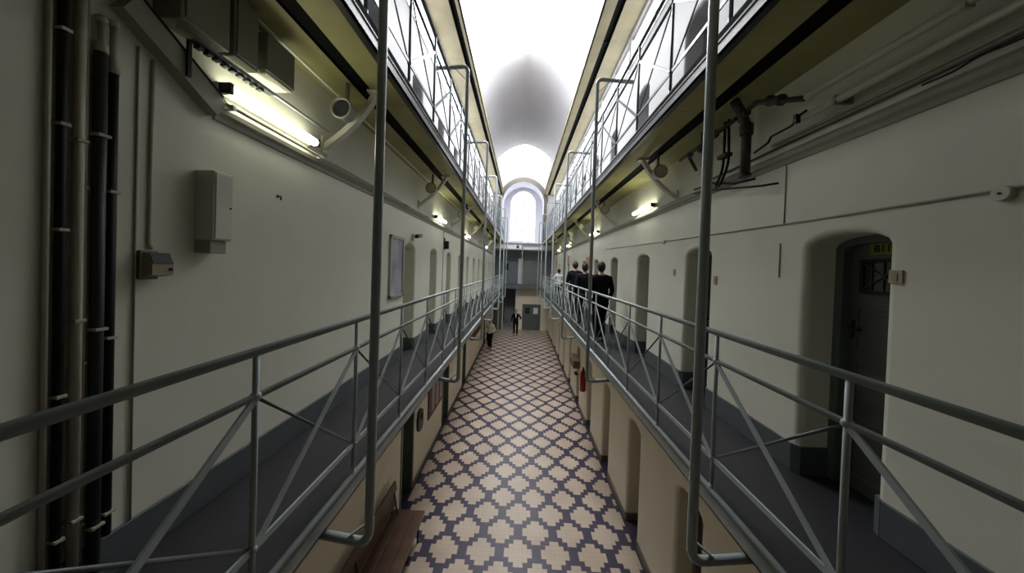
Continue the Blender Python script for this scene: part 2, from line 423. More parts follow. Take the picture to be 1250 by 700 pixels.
# ------------------------------------------------------------------ vault and skylights
YS = 8.0        # near end of the first skylight
RV, CX, ZV = 2.636, 0.436, 4.9
def vz(x): return ZV + math.sqrt(RV ** 2 - (abs(x) + CX) ** 2)
def vprof(xs, off=0.0):
    return [(x, vz(x) + off) for x in xs]
def sheet(mb, prof, y0, y1, smooth=True):
    n = len(prof); b = len(mb.v)
    for y in (y0, y1):
        for (x, z) in prof: mb.v.append(V((x, y, z)))
    for i in range(n - 1):
        mb.f.append((b + i, b + i + 1, b + n + i + 1, b + n + i)); mb.s.append(smooth)
full_x = [-2.2 + 4.4 * (0.5 - 0.5 * math.cos(PI * i / 40)) for i in range(41)]
left_x = [x for x in full_x if x < -1.56] + [-1.55]
right_x = [1.55] + [x for x in full_x if x > 1.56]
mid_x = [-1.55 + 3.1 * i / 16 for i in range(17)]
mb = MB()
for a, b_ in ((YN, YS), (11.5, 19.9)): sheet(mb, vprof(full_x), a, b_)
for a, b_ in ((YS, 11.5), (19.9, YG)):
    sheet(mb, vprof(left_x), a, b_); sheet(mb, vprof(right_x), a, b_)
for y in (11.5, 19.9, YS):
    p1 = vprof(mid_x); p2 = vprof(mid_x, 0.13); b = len(mb.v)
    for (x, z) in p1 + p2: mb.v.append(V((x, y, z)))
    for i in range(16): mb.f.append((b + i, b + i + 1, b + 18 + i, b + 17 + i)); mb.s.append(False)
for sx in (-1, 1): mb.box(sx * 2.2, sx * 2.25, YN, YG, 4.85, 5.15)
struct('ceiling_vault', mb, M['vault'], 'pale pointed barrel vault over the hall', 'ceiling')
for k, (a, b_, lab) in enumerate(((YS, 11.5, 'long blown out skylight in the vault nearest the viewer'), (19.9, YG, 'short bright skylight just before the far arch'))):
    mb = MB(); sheet(mb, vprof(mid_x, 0.10), a, b_, False)
    w = mb.build('window_%d' % wn, M['sky'] if k == 0 else M['sky_far']); wn += 1
    tag(w, lab, 'skylight', None, 'structure')
    for i in (2, 5, 8, 11, 14):
        x = mid_x[i]
        MB().bar((x, a, vz(x) + 0.075), (x, b_, vz(x) + 0.075), 0.026, 0.04, (1, 0, 0)).build('glazing_bar', M['white'], w)

# ------------------------------------------------------------------ far end
def pointed(w, zs, h, n=14, e=0.0):
    w2, h2 = w + e, h + e
    R = (w2 * w2 + h2 * h2) / (2 * w2); pts = []
    a1 = math.acos(max(-1, min(1, -(R - w2) / -R))) if False else math.atan2(h2, -(w2 - R) * -1 if False else (R - w2))
    # left arc, centre at (R - w2, zs)
    cx = R - w2; ang_end = math.atan2(h2, -cx)
    for i in range(n + 1):
        t = PI + (ang_end - PI) * i / n
        pts.append((cx + R * math.cos(t), zs + R * math.sin(t)))
    right = [(-x, z) for (x, z) in reversed(pts[:-1])]
    return pts + right
def wall_y(mb, y, x0, x1, z0, z1, hole, zb):
    """wall facing -y with a pointed hole outline (list from left spring to right spring), bottom at zb"""
    xl, xr = hole[0][0], hole[-1][0]
    q = lambda a, b, c, d: mb.add([(a, y, c), (b, y, c), (b, y, d), (a, y, d)], [(0, 1, 2, 3)])
    q(x0, xl, z0, z1); q(xr, x1, z0, z1)
    if zb > z0: q(xl, xr, z0, zb)
    for i in range(len(hole) - 1):
        (a, c), (b, d) = hole[i], hole[i + 1]
        mb.add([(a, y, c), (b, y, d), (b, y, z1), (a, y, z1)], [(0, 1, 2, 3)])
ch = pointed(1.40, 4.45, 1.45)
mb = MB(); wall_y(mb, YG, -2.3, 2.4, 1.7, 8.0, ch, 1.7)
full = [(ch[0][0], 1.75)] + ch + [(ch[-1][0], 1.75)]
struct('wall_chancel', mb, M['vault'], 'white wall around the pointed arch at the far end', 'wall')
mb = MB(); sheet(mb, full, YG, YE)
struct('ceiling_window_bay', mb, M['bay'], 'lavender white barrel of the far window bay', 'ceiling')
mb = MB(); o1 = pointed(1.40, 4.45, 1.45, 14, 0.30); n = len(ch)
o1 = [(-1.70, 4.45)] + o1[1:-1] + [(1.70, 4.45)]
for i in range(n - 1):
    a, b_, c, d = ch[i], ch[i + 1], o1[i + 1], o1[i]
    vs = [(p[0], YG - 0.06, p[1]) for p in (a, b_, c, d)] + [(p[0], YG + 0.01, p[1]) for p in (a, b_, c, d)]
    mb.add(vs, [(0, 1, 2, 3), (0, 1, 5, 4), (3, 2, 6, 7)])
for sx in (-1, 1): mb.box(sx * 1.40, sx * 1.70, YG - 0.06, YG + 0.01, 1.8, 4.45)
struct('trim_1', mb, M['arch'], 'tan pointed arch band framing the far window bay', 'arch')
wi = pointed(0.90, 4.70, 0.95)
mb = MB(); wall_y(mb, YE, -1.45, 1.45, 1.7, 6.2, wi, 1.98)
fullw = [(wi[0][0], 1.98)] + wi + [(wi[-1][0], 1.98)]
sheet(mb, fullw, YE, YE + 0.25)
mb.box(-0.9, 0.9, YE, YE + 0.25, 1.93, 1.98)
struct('wall_far_window', mb, M['bay'], 'pale wall around the tall pointed window', 'wall')
mb = MB(); y = YE + 0.22
mb.add([(x, y, z) for (x, z) in fullw], [tuple(range(len(fullw)))])
w = mb.build('window_%d' % wn, M['endglass']); wn += 1
tag(w, 'tall pointed window glowing at the far end', 'window', None, 'structure')
g = MB()
for x in (-0.45, 0.0, 0.45):
    top = 4.7 + (0.95 if x == 0 else 0.62)
    g.box(x - 0.03, x + 0.03, y - 0.08, y - 0.02, 1.98, top)
for z in (2.35, 2.75, 3.2, 3.7, 4.2, 4.7): g.box(-0.9, 0.9, y - 0.07, y - 0.03, z - 0.018, z + 0.018)
g.build('glazing_bar', M['endgrey'], w)

# middle level of the far end: upper bridge, recess behind it, lower bridge
mb = MB().box(-2.2, 2.5, YG + 0.9, YE + 1.6, 1.36, 1.72)
struct('floor_far_upper_bridge', mb, M['white'], 'white fronted upper bridge across the far end', 'bridge')
mb = MB().box(-2.2, 2.5, YG + 0.86, YG + 0.9, 1.70, 1.80); mb.box(-2.2, 2.5, YG + 0.86, YG + 0.9, 1.30, 1.37); mb.box(0.02, 0.10, YG + 0.85, YG + 0.9, -1.15, 1.8); mb.box(0.10, 1.3, YG + 0.86, YG + 0.9, 1.58, 1.72)
struct('trim_2', mb, M['endgrey'], 'grey rails and upright on the far upper bridge', 'trim')
struct('wall_far_middle', MB().box(-2.2, 0.05, YE + 0.9, YE + 1.0, -1.6, 1.7), M['endblue'], 'blue grey wall behind the far lower bridge', 'wall')
struct('wall_far_middle_right', MB().box(0.05, 2.5, YE + 0.7, YE + 0.8, -1.6, 1.7), M['endgrey'], 'grey wall right of the white door at the far end', 'wall')
struct('floor_far_bridge', MB().box(-2.2, 2.5, YG + 0.8, YE + 1.0, -1.44, -1.22), M['skirt'], 'dark bridge across the far end at gallery level', 'bridge')
d = thing('door_1', (-0.03, YE + 0.7, -1.17), 'narrow white door leaf above the far lower bridge', 'door', None, 'structure')
MB().box(-0.22, 0.14, YE + 0.66, YE + 0.7, -1.17, 0.75, 0.008).build('leaf', M['white'], d)
MB().tube([(0.08, YE + 0.62, -0.2), (0.08, YE + 0.66, -0.2)], 0.02, 8).build('handle', M['brass'], d)
d = thing('picture_frame', (-1.08, YE + 0.88, 0.0), 'small dark framed picture on the blue grey far wall', 'picture')
MB().box(-1.22, -0.96, YE + 0.86, YE + 0.901, -0.15, 0.35, 0.006).build('frame', M['slot'], d)
MB().box(-1.19, -0.99, YE + 0.85, YE + 0.86, -0.12, 0.32).build('print', M['glassdk'], d)
d = thing('dome_camera', (-0.28, YG + 0.84, 1.55), 'small dark dome camera on the white front of the far upper bridge', 'camera')
MB().lathe((-0.28, YG + 0.9, 1.55), (0, -1, 0), [(0.10, 0), (0.10, 0.03)], 16).build('mounting_plate', M['endgrey'], d)
MB().ell((-0.28, YG + 0.85, 1.53), (0.08, 0.08, 0.09)).build('dome', M['dkgrey'], d)
# ground level of the far end
mb = MB()
mb.box(-2.2, -1.22, YE, YE + 0.2, FL, -1.46); mb.box(-0.33, 2.5, YE, YE + 0.2, -2.6, -1.46); mb.box(-0.33, 0.2, YE, YE + 0.2, FL, -2.6); mb.box(1.53, 2.5, YE, YE + 0.2, FL, -2.6)
struct('wall_far_ground', mb, M['wall_low'], 'cream ground floor wall at the far end', 'wall')
mb = MB().box(-1.22, -1.2, YE, YE + 1.6, FL, -1.46); mb.box(-0.35, -0.33, YE + 0.2, YE + 1.6, FL, -1.46); mb.box(-1.22, -0.33, YE + 1.6, YE + 1.7, FL, -1.46)
struct('wall_far_passage', mb, M['endgrey'], 'grey walls of the dark passage at the far end', 'wall')
mb = MB()
for i in range(4): mb.box(-1.2, -0.35, YE - 0.35 + i * 0.28, YE + 1.6, FL, FL + 0.09 * (i + 1))
st = mb.build('step_flight', M['endgrey']); tag(st, 'grey steps leading into the dark passage at the far end', 'steps', None, 'structure')
mb = MB().box(-1.95, -1.6, YE - 0.12, YE, FL, -1.46); mb.box(-1.5, -1.28, YE - 0.1, YE, FL, -1.46)
struct('wall_far_pier', mb, M['frame'], 'grey green piers left of the far passage', 'wall')
d = thing('door_2', (0.86, YE, FL), 'grey double door with small windows at the far end', 'door', None, 'structure')
mb = MB().box(0.2, 0.27, YE - 0.03, YE + 0.1, FL, -2.6); mb.box(1.46, 1.53, YE - 0.03, YE + 0.1, FL, -2.6); mb.box(0.2, 1.53, YE - 0.03, YE + 0.1, -2.67, -2.6)
mb.build('frame', M['frame'], d)
for x0, x1 in ((0.27, 0.86), (0.87, 1.46)):
    lf = MB().box(x0, x1, YE + 0.02, YE + 0.06, FL + 0.01, -2.67, 0.006).build('leaf', M['frame'], d)
    MB().box(x0 + 0.14, x1 - 0.12, YE + 0.005, YE + 0.03, -3.3, -2.85).build('pane', M['white'] if x0 > 0.5 else M['glassdk'], lf)

# ------------------------------------------------------------------ skirtings
def skirt(x, nx, ops, z0, z1, y1, name, m, lab, depth=0.26):
    mb = MB(); y = YN; t = 0.018
    for op in ops:
        a, b_ = op[0] - 0.045, op[1] + 0.045
        mb.box(x + nx * t, x - nx * 0.005, y, a, z0, z1, 0.006)
        for (yy, sg) in ((op[0], 1), (op[1], -1)):
            mb.poly_extrude([(x + nx * t, yy - sg * 0.045, z0), (x + nx * t - nx * 0.03, yy + sg * 0.012, z0), (x - nx * depth, yy + sg * 0.012, z0), (x - nx * depth, yy - sg * 0.003, z0), (x - nx * 0.05, yy - sg * 0.003, z0), (x - nx * 0.005, yy - sg * 0.045, z0)], (0, 0, z1 - z0))
        y = b_
    mb.box(x + nx * t, x - nx * 0.005, y, y1, z0, z1, 0.006)
    return tag(mb.build(name, m), lab, 'skirting', None, 'structure')
skirt(WL, 1, OPL1, D1, -1.38, YG, 'baseboard_left', M['skirt'], 'dark grey skirting along the left gallery')
skirt(WR, -1, OPR1, D1, -1.37, YG, 'baseboard_right', M['skirt'], 'dark grey skirting along the right gallery')
skirt(GL, 1, OPL0, FL, -4.40, YE, 'baseboard_left_ground', M['plinth'], 'dark plinth of the left ground floor wall')
skirt(GR, -1, OPR0, FL, -4.36, YE, 'baseboard_right_ground', M['plinth'], 'dark plinth of the right ground floor wall')

# ------------------------------------------------------------------ string courses
mb = MB()
def course(mb, x, nx, y0, y1, z, sc=0.78):
    prof = [(0, -0.055), (0.02, -0.05), (0.03, -0.02), (0.055, 0.0), (0.06, 0.03), (0.045, 0.05), (0, 0.075)]
    mb.poly_extrude([(x + nx * (px * sc) - nx * 0.002, y0, z + pz) for px, pz in prof], (0, y1 - y0, 0))
course(mb, WL, 1, 2.05, YG, 0.94)
struct('trim_3', mb, M['ledge'], 'olive grey string course along the left gallery wall', 'moulding')
mb = MB(); course(mb, WR, -1, YN, YG, 1.04)
struct('trim_4', mb, M['ledge'], 'olive grey string course along the right gallery wall', 'moulding')
# sloping trunking that meets the left string course
d = thing('cable_trunking', (WL, 1.6, 1.2), 'olive grey trunking sloping down the near left wall to the string course', 'trunking')
MB().bar((WL + 0.037, 1.553, 1.235), (WL + 0.037, 2.045, 0.95), 0.13, 0.07, (0, 0, 1)).build('casing', M['ledge'], d)
MB().bar((WL + 0.042, 1.553, 1.307), (WL + 0.042, 2.045, 1.022), 0.008, 0.076, (0, 0, 1)).build('lid_edge', M['black'], d)

# ------------------------------------------------------------------ doors in the recesses
def simple_door(x, nx, op, dep, zb):
    ya, yb, _, zs, rise = op
    return ya, yb, zs + rise
def cell_door(idx, x, nx, op, zb, label, mleaf, mframe, detail=False, group=None, dep=0.26):
    ya, yb, _, zs, rise = op; mid = (ya + yb) / 2
    d = thing('door_%d' % idx, (x - nx * dep, mid, zb), label, 'door', group, 'structure')
    fx = x - nx * dep
    mb = MB()
    w = 0.065
    for (a, b_) in ((ya, ya + w), (yb - w, yb)): mb.box(fx + nx * 0.03, fx - nx * 0.08, a, b_, zb, zs)
    N = 10; pts = []
    hw = (yb - ya) / 2
    for k in range(N + 1):
        t = PI - PI * k / N; pts.append((mid + hw * math.cos(t), zs + rise * math.sin(t)))
    low = [(mid + (hw - w) * math.cos(PI - PI * k / N), zs - 0.01 + (rise - w * 0.7) * math.sin(PI - PI * k / N)) for k in range(N + 1)]
    for k in range(N):
        vs = [(fx + nx * 0.03, p[0], p[1]) for p in (pts[k], pts[k + 1], low[k + 1], low[k])] + [(fx - nx * 0.08, p[0], p[1]) for p in (pts[k], pts[k + 1], low[k + 1], low[k])]
        mb.add(vs, [(0, 1, 2, 3), (7, 6, 5, 4), (3, 2, 6, 7), (0, 4, 5, 1)])
    mb.build('frame', mframe, d)
    lx = fx - nx * 0.03
    lf = MB(); lf.box(lx, lx - nx * 0.045, ya + w - 0.004, yb - w + 0.004, zb + 0.01, zs + rise)
    if detail:
        for (za, zc) in ((zb + 0.10, zb + 0.55), (zb + 0.63, zb + 0.98), (zb + 1.05, zb + 1.40)):
            for (p0, p1, q0, q1) in ((ya + w + 0.06, yb - w - 0.06, za, za + 0.02), (ya + w + 0.06, yb - w - 0.06, zc - 0.02, zc), (ya + w + 0.06, ya + w + 0.08, za, zc), (yb - w - 0.08, yb - w - 0.06, za, zc)):
                lf.box(lx + nx * 0.010, lx, p0, p1, q0, q1, 0.003)
            lf.box(lx + nx * 0.006, lx, ya + w + 0.13, yb - w - 0.13, za + 0.07, zc - 0.07, 0.004)
    else:
        for (za, zc) in ((zb + 0.12, zb + 0.8), (zb + 0.95, zb + 1.6)):
            lf.box(lx + nx * 0.008, lx, ya + w + 0.08, yb - w - 0.08, za, zc, 0.004)
    leaf = lf.build('leaf', mleaf, d)
    hy = yb - w - 0.045
    if detail:
        h = MB().box(lx + nx * 0.008, lx, hy - 0.018, hy + 0.018, -0.45, -0.31, 0.003)
        h.tube(rounded([(lx, hy, -0.37), (lx + nx * 0.05, hy, -0.37), (lx + nx * 0.05, hy - 0.10, -0.37)], 0.015), 0.011, 8)
        h.build('handle', M['brass'], leaf)
        wy0, wy1, wz0, wz1 = ya + w + 0.05, yb - w - 0.085, -0.10, 0.155
        wm = MB()
        for (p0, p1, q0, q1) in ((wy0, wy1, wz0, wz0 + 0.025), (wy0, wy1, wz1 - 0.025, wz1), (wy0, wy0 + 0.025, wz0, wz1), (wy1 - 0.025, wy1, wz0, wz1)):
            wm.box(lx + nx * 0.022, lx, p0, p1, q0, q1, 0.004)
        win = wm.build('inspection_window', M['black'], leaf)
        MB().box(lx + nx * 0.006, lx, wy0 + 0.02, wy1 - 0.02, wz0 + 0.02, wz1 - 0.02).build('pane', M['glassdk'], win) if False else None
        gl = MB().box(lx + nx * 0.006, lx - nx * 0.001, wy0 + 0.02, wy1 - 0.02, wz0 + 0.02, wz1 - 0.02); gl.build('pane', M['glassdk'], leaf)
        gr = MB()
        for t in range(1, 4):
            yy = wy0 + (wy1 - wy0) * t / 4; gr.box(lx + nx * 0.016, lx + nx * 0.010, yy - 0.004, yy + 0.004, wz0 + 0.02, wz1 - 0.02)
        gr.bar((lx + nx * 0.014, wy0 + 0.02, wz0 + 0.03), (lx + nx * 0.014, wy1 - 0.02, wz1 - 0.03), 0.008, 0.004, (0, 0, 1))
        gr.bar((lx + nx * 0.014, wy0 + 0.02, wz1 - 0.03), (lx + nx * 0.014, wy1 - 0.02, wz0 + 0.03), 0.008, 0.004, (0, 0, 1))
        gr.build('grille', M['dkgrey'], leaf)
    else:
        MB().tube([(lx, hy, zb + 1.0), (lx + nx * 0.05, hy, zb + 1.0)], 0.018, 8).build('handle', M['brass'], leaf)
    return d
di = 3
for k, op in enumerate(OPR1):
    cell_door(di, WR, -1, op, D1, ('nearest grey green cell door with inspection window, on the right gallery' if k == 0 else '%s recessed cell door from the viewer along the right gallery' % ORD[k]), M['door'], M['frame'], k == 0); di += 1
for k, op in enumerate(OPL1):
    cell_door(di, WL, 1, op, D1, '%s recessed cell door from the viewer along the left gallery' % ORD[k], M['wall'], M['wall']); di += 1
for k, op in enumerate(OPR0):
    cell_door(di, GR, -1, op, FL, '%s ground floor recess door from the viewer on the right' % ORD[k], M['plinth'], M['plinth']); di += 1
for k, op in enumerate(OPL0):
    dd = cell_door(di, GL, 1, op, FL, '%s green ground floor door from the viewer on the left' % ORD[k], M['green'], M['green']); di += 1
    ya, yb, zb, zs, rise = op
    j = MB()
    for yy, sg in ((ya, 1), (yb, -1)): j.box(GL + 0.012, GL - 0.23, yy - sg * 0.06, yy + sg * 0.02, FL, zs, 0.004)
    j.box(GL + 0.012, GL - 0.23, ya, yb, zs + rise - 0.05, zs + rise + 0.04)
    j.build('jamb', M['green'], dd)
for k, op in enumerate(OPR2):
    cell_door(di, UR, -1, op, D2, '%s cell door from the viewer along the upper right gallery' % ORD[k], M['endgrey'], M['endgrey']); di += 1
for k, op in enumerate(OPL2):
    cell_door(di, UL, 1, op, D2, '%s cell door from the viewer along the upper left gallery' % ORD[k], M['endgrey'], M['endgrey']); di += 1

# enamel number sign over the nearest door
def text_mesh(txt, size):
    cu = bpy.data.curves.new('t', 'FONT'); cu.body = txt; cu.size = size; cu.extrude = 0.0012; cu.align_x = 'CENTER'; cu.align_y = 'CENTER'
    o = bpy.data.objects.new('t', cu); C.objects.link(o)
    dg = bpy.context.evaluated_depsgraph_get(); me = bpy.data.meshes.new_from_object(o.evaluated_get(dg))
    vs = [v.co.copy() for v in me.vertices]; fs = [tuple(p.vertices) for p in me.polygons]
    bpy.data.objects.remove(o); bpy.data.curves.remove(cu); bpy.data.meshes.remove(me)
    return vs, fs
lx = WR + 0.26 + 0.03
sg = thing('number_sign', (lx, 2.42, 0.18), 'small yellow number sign high on the nearest right cell door', 'sign')
MB().box(lx - 0.006, lx + 0.002, 2.33, 2.51, 0.185, 0.275, 0.002).build('plate', M['yellow'], sg)
vs, fs = text_mesh('B11', 0.075)
MB().add([(lx - 0.0075 - p.z, 2.42 - p.x, 0.230 + p.y) for p in vs], fs).build('lettering', M['slot'], sg)
sw = thing('switch_plate', (WR, 2.07, 0.03), 'small beige switch plate beside the nearest right cell door', 'switch')
MB().box(WR - 0.012, WR + 0.001, 2.03, 2.105, -0.015, 0.068, 0.004).build('plate', M['plate'], sw)
MB().box(WR - 0.017, WR - 0.012, 2.055, 2.08, 0.005, 0.05, 0.002).build('rocker', M['beige'], sw)

# ------------------------------------------------------------------ railings
def railing(side, xe, y_first, step, zd, label, ms='steel'):
    s = math.copysign(1, xe); x = xe + s * 0.01
    zt, zm, zl, z0 = zd + 1.18, zd + 0.975, zd + 0.265, zd - 0.02
    ks = [k for k in range(-3, 60) if YN + 0.05 < y_first + step * k < YG - 0.05]
    y0, y1 = YN + 0.02, YG - 0.02
    r = thing('gallery_railing', (x, y0, zd), label, 'railing')
    MB().tube([(x, y0, zt), (x, y1, zt)], 0.021, 12).build('top_rail', M[ms], r)
    MB().tube([(x, y0, zm), (x, y1, zm)], 0.0155, 10).build('middle_rail', M[ms], r)
    MB().bar((x, y0, zl), (x, y1, zl), 0.034, 0.012, (0, 0, 1)).build('bottom_rail', M[ms], r)
    off = WORLD_LOC[r.name]
    proto = {}
    def inst(nm, make, y, m):
        if nm not in proto:
            mb = make(); o = mb.build(nm, m, r)
            proto[nm] = (o, y)
        else:
            o0, yy0 = proto[nm]; o = o0.copy(); C.objects.link(o); o.parent = r; o.location = V((0, y - yy0, 0))
    def post(y):
        mb = MB().tube([(x, y, z0), (x, y, zt)], 0.014, 10)
        mb.ell((x - s * 0.0, y, zm), (0.024, 0.024, 0.024), 10, 6); mb.ell((x, y, zl), (0.022, 0.022, 0.026), 10, 6)
        mb.tube([(x, y, z0), (x, y, z0 + 0.10)], 0.017, 10)
        return mb
    for k in ks:
        y = y_first + step * k
        inst('post', lambda: post(y), y, M[ms])
        if y + step < y1:
            inst('brace', lambda: MB().bar((x - s * 0.006, y, zl), (x - s * 0.006, y + step, zm), 0.032, 0.012, (0, 0, 1)), y, M[ms])
            inst('tie_rod', lambda: MB().tube([(x + s * 0.006, y, zm), (x + s * 0.006, y + step, zl)], 0.008, 8), y, M['steel_dk'])
    return r
railing('left', XL, 1.455, 0.915, D1, 'grey steel railing with crossed braces along the left gallery')
railing('right', XR, 1.455, 0.955, D1, 'grey steel railing with crossed braces along the right gallery')
railing('left', XL, 1.455, 0.915, D2, 'grey steel railing along the upper left gallery overhead', 'steel_shaded')
railing('right', XR, 1.455, 0.955, D2, 'grey steel railing along the upper right gallery overhead', 'steel_shaded')

# tall bent posts standing off the galleries
def bent_post(x, xe, y):
    s = math.copysign(1, xe)
    r = thing('bent_railing_post', (xe, y, -1.66), '', 'post')
    path = rounded([(xe + s * 0.04, y, -1.731), (x, y, -1.775), (x, y, 3.03), (xe + s * 0.24, y, 2.995)], 0.09)
    MB().tube(path, 0.029, 12).build('pipe', M['steel'], r)
    MB().bar((x + s * 0.13, y, -1.735), (x + s * 0.01, y, -1.64), 0.03, 0.008, (0, 1, 0)).build('lower_gusset', M['steel'], r)
    MB().bar((x + s * 0.20, y, 2.995), (x + s * 0.01, y, 2.82), 0.02, 0.006, (0, 1, 0)).build('upper_gusset', M['steel'], r)
    return r
for x, xe, y0, st, side in ((-0.905, XL, 2.03, 2.95, 'left'), (1.11, XR, 2.03, 3.22, 'right')):
    p = None; k = 0
    while y0 + st * k < YG:
        loc = (xe, y0 + st * k, -1.66)
        if p is None: p = bent_post(x, xe, y0); o = p
        else: o = copy_tree(p, None, loc)
        o['label'] = '%s tall bent pipe post from the viewer along the %s gallery' % (ORD[k], side)
        o['group'] = 'bent posts along the %s gallery' % side
        k += 1

# ------------------------------------------------------------------ fluorescent lamps
def lamp(x, nx, y0, y1, z):
    r = thing('fluorescent_lamp', (x, y0, z), '', 'lamp')
    MB().box(x - nx * 0.001, x + nx * 0.035, y0 - 0.03, y1 + 0.03, z - 0.03, z + 0.035, 0.006).box(x + nx * 0.03, x + nx * 0.05, y0, y1, z - 0.015, z + 0.015).build('batten', M['box'], r)
    MB().tube([(x + nx * 0.078, y0, z), (x + nx * 0.078, y1, z)], 0.034, 12).build('tube', M['tube'], r)
    for y in (y0 - 0.02, y1 - 0.01): MB().box(x + nx * 0.02, x + nx * 0.113, y, y + 0.03, z - 0.036, z + 0.036, 0.006).build('end_cap', M['dkgrey'], r)
    return r
for x, nx, ys, L, z, side in ((WL, 1, (2.07, 7.27, 11.15, 17.2), 0.9, 1.09, 'left'), (WR, -1, (5.72, 9.8, 15.2, 19.2), 0.95, 1.17, 'right')):
    p = lamp(x, nx, ys[0], ys[0] + L, z)
    for k, y in enumerate(ys):
        o = p if k == 0 else copy_tree(p, None, (x, y, z))
        o['label'] = ('nearest lit fluorescent tube on the %s gallery wall' if k == 0 else ORD[k] + ' lit fluorescent tube from the viewer on the %s gallery wall') % side
        o['group'] = 'fluorescent lamps on the %s gallery wall' % side

# brackets under the upper gallery and the round outlets beside them
def bracket(xw, nx, y):
    r = thing('gallery_bracket', (xw, y, 1.05), '', 'bracket')
    mb = MB(); n = 6
    pts = [(xw + nx * (0.005 + 0.52 * t + 0.05 * math.sin(PI * t)), 1.13 + 0.56 * t - 0.02 * math.sin(PI * t)) for t in [i / n for i in range(n + 1)]]
    for i in range(n):
        (a, c), (b_, d) = pts[i], pts[i + 1]
        mb.bar((a, y, c), (b_, y, d), 0.07, 0.05, (0, 1, 0))
    mb.build('strut', M['wall'], r)
    MB().box(xw - nx * 0.001, xw + nx * 0.02, y - 0.05, y + 0.05, 1.07, 1.24, 0.006).build('foot_plate', M['wall'], r)
    MB().box(xw + nx * 0.44, xw + nx * 0.60, y - 0.05, y + 0.05, 1.675, 1.697, 0.004).build('head_plate', M['wall'], r)
    return r
def outlet(x, y, z, m):
    r = thing('round_vent_outlet', (x, y, z), '', 'vent')
    MB().lathe((x, y + 0.12, z), (0, -1, 0), [(0.085, 0), (0.092, 0.1), (0.10, 0.115), (0.098, 0.125), (0.082, 0.125), (0.080, 0.10)], 24).build('rim', M['ledge'], r)
    MB().lathe((x, y + 0.02, z), (0, -1, 0), [(0.080, 0), (0.080, 0.006)], 24).build('face', m, r)
    MB().tube(rounded([(x, y + 0.07, z), (x, y + 0.105, z), (x, y + 0.105, 1.695)], 0.02), 0.02, 8).build('stem', M['ledge'], r)
    return r
for xw, nx, y0, st, side, xo, zo in ((WL, 1, 3.22, 3.0, 'left', -1.70, 1.42), (WR, -1, 5.0, 3.1, 'right', 1.95, 1.46)):
    p = q = None; k = 0
    ks = range(0, 7) if side == 'left' else range(0, 6)
    for i, k in enumerate(ks):
        y = y0 + st * k
        if y > YG - 0.4: break
        if p is None: p = bracket(xw, nx, y); o = p
        else: o = copy_tree(p, None, (xw, y, 1.05))
        o['label'] = '%s pale sloping bracket from the viewer under the upper %s gallery' % (ORD[i], side); o['group'] = 'brackets under the upper %s gallery' % side
        if side == 'right' and k < 0: continue
        yo = y - 0.24
        if q is None: q = outlet(xo, yo, zo, M['dkgrey'] if side == 'left' else M['lit_pale']); o = q  # near left face backlit, the others lit from the front: put into the colours
        elif side == 'left' and k == 1: q = outlet(xo, yo, zo, M['lit_pale']); o = q
        else: o = copy_tree(q, None, (xo, yo, zo))
        n = k
        o['label'] = ('dark faced round vent outlet under the upper left gallery beyond the lit tube' if side == 'left' and k == 0 else '%s round vent outlet from the viewer under the upper %s gallery' % (ORD[n], side)); o['group'] = 'round outlets under the upper %s gallery' % side

# ------------------------------------------------------------------ left wall fittings
def clip(mb, x, y, z, w): mb.box(x, x + 0.012, y - w, y + w, z - 0.008, z + 0.008)
def riser(name, y, r, z0, z1, m, label, cat, clips=(), x=None):
    x = WL + r + 0.006 if x is None else x
    o = thing(name, (x, y, z0), label, cat)
    MB().tube([(x, y, z0), (x, y, z1)], r, 14).build('pipe', m, o)
    if clips:
        for z in clips: MB().box(WL - 0.001, x + r + 0.006, y - r - 0.001, y + r + 0.001, z - 0.007, z + 0.007, 0.002).build('clip', M['pipe'], o)
    return o
CL = (-1.25, -0.62, 0.1, 0.55, 0.95)
riser('cable_riser', 1.352, 0.016, D1, 1.68, M['black'], 'black cable riser leftmost in the pipe run on the near left wall', 'cable', CL)
riser('cable_riser', 1.315, 0.009, D1, 1.68, M['pipe'], 'thin grey pipe at the outer edge of the near left pipe run', 'pipe')
riser('cable_duct', 1.405, 0.0185, -1.42, 1.68, M['duct'], 'cream vertical pipe between the black risers on the near left wall', 'pipe', (-1.2, -0.3, 0.5))
riser('cable_riser', 1.437, 0.007, -1.42, 1.68, M['pipe'], 'thin cream pipe beside the thicker cream pipe on the left wall', 'pipe', (-1.25, -0.5, 0.3))
riser('cable_riser', 1.473, 0.023, D1, 0.93, M['dkgrey'], 'thick dark grey rubber riser on the near left wall', 'cable', (-1.28, -0.35, 0.55))
riser('cable_riser', 1.520, 0.020, -1.36, 0.86, M['black'], 'black cable riser nearest the grey wall reader', 'cable', (-1.25, -0.4, 0.3))
for y, z0, dz in ((1.476, 0.93, 0.14), (1.520, 0.86, 0.22)):
    o = thing('pipe_connector', (WL + 0.03, y, z0), 'pale connector on top of the %s riser' % ('dark grey' if y < 1.5 else 'rightmost black'), 'connector')
    MB().lathe((WL + 0.028, y, z0), (0, 0, 1), [(0.022, 0), (0.022, dz * 0.3), (0.014, dz * 0.35), (0.014, dz)], 12).build('sleeve', M['pipe'], o)
    MB().lathe((WL + 0.028, y, z0 + dz), (0, 0, 1), [(0.018, 0), (0.018, 0.03)], 12).build('nut', M['duct'], o)
o = thing('wall_conduit', (WL, 1.70, 0.03), 'thin pale conduit dropping to the card reader on the left wall', 'conduit')
MB().tube(rounded([(WL + 0.008, 1.705, 1.045), (WL + 0.008, 1.70, 0.06), (WL + 0.008, 1.715, 0.040)], 0.03), 0.008, 8).build('pipe', M['pipe'], o)
MB().tube([(WL + 0.006, 1.638, 1.07), (WL + 0.006, 1.638, -1.38)], 0.005, 6).build('wire', M['ledge'], o)
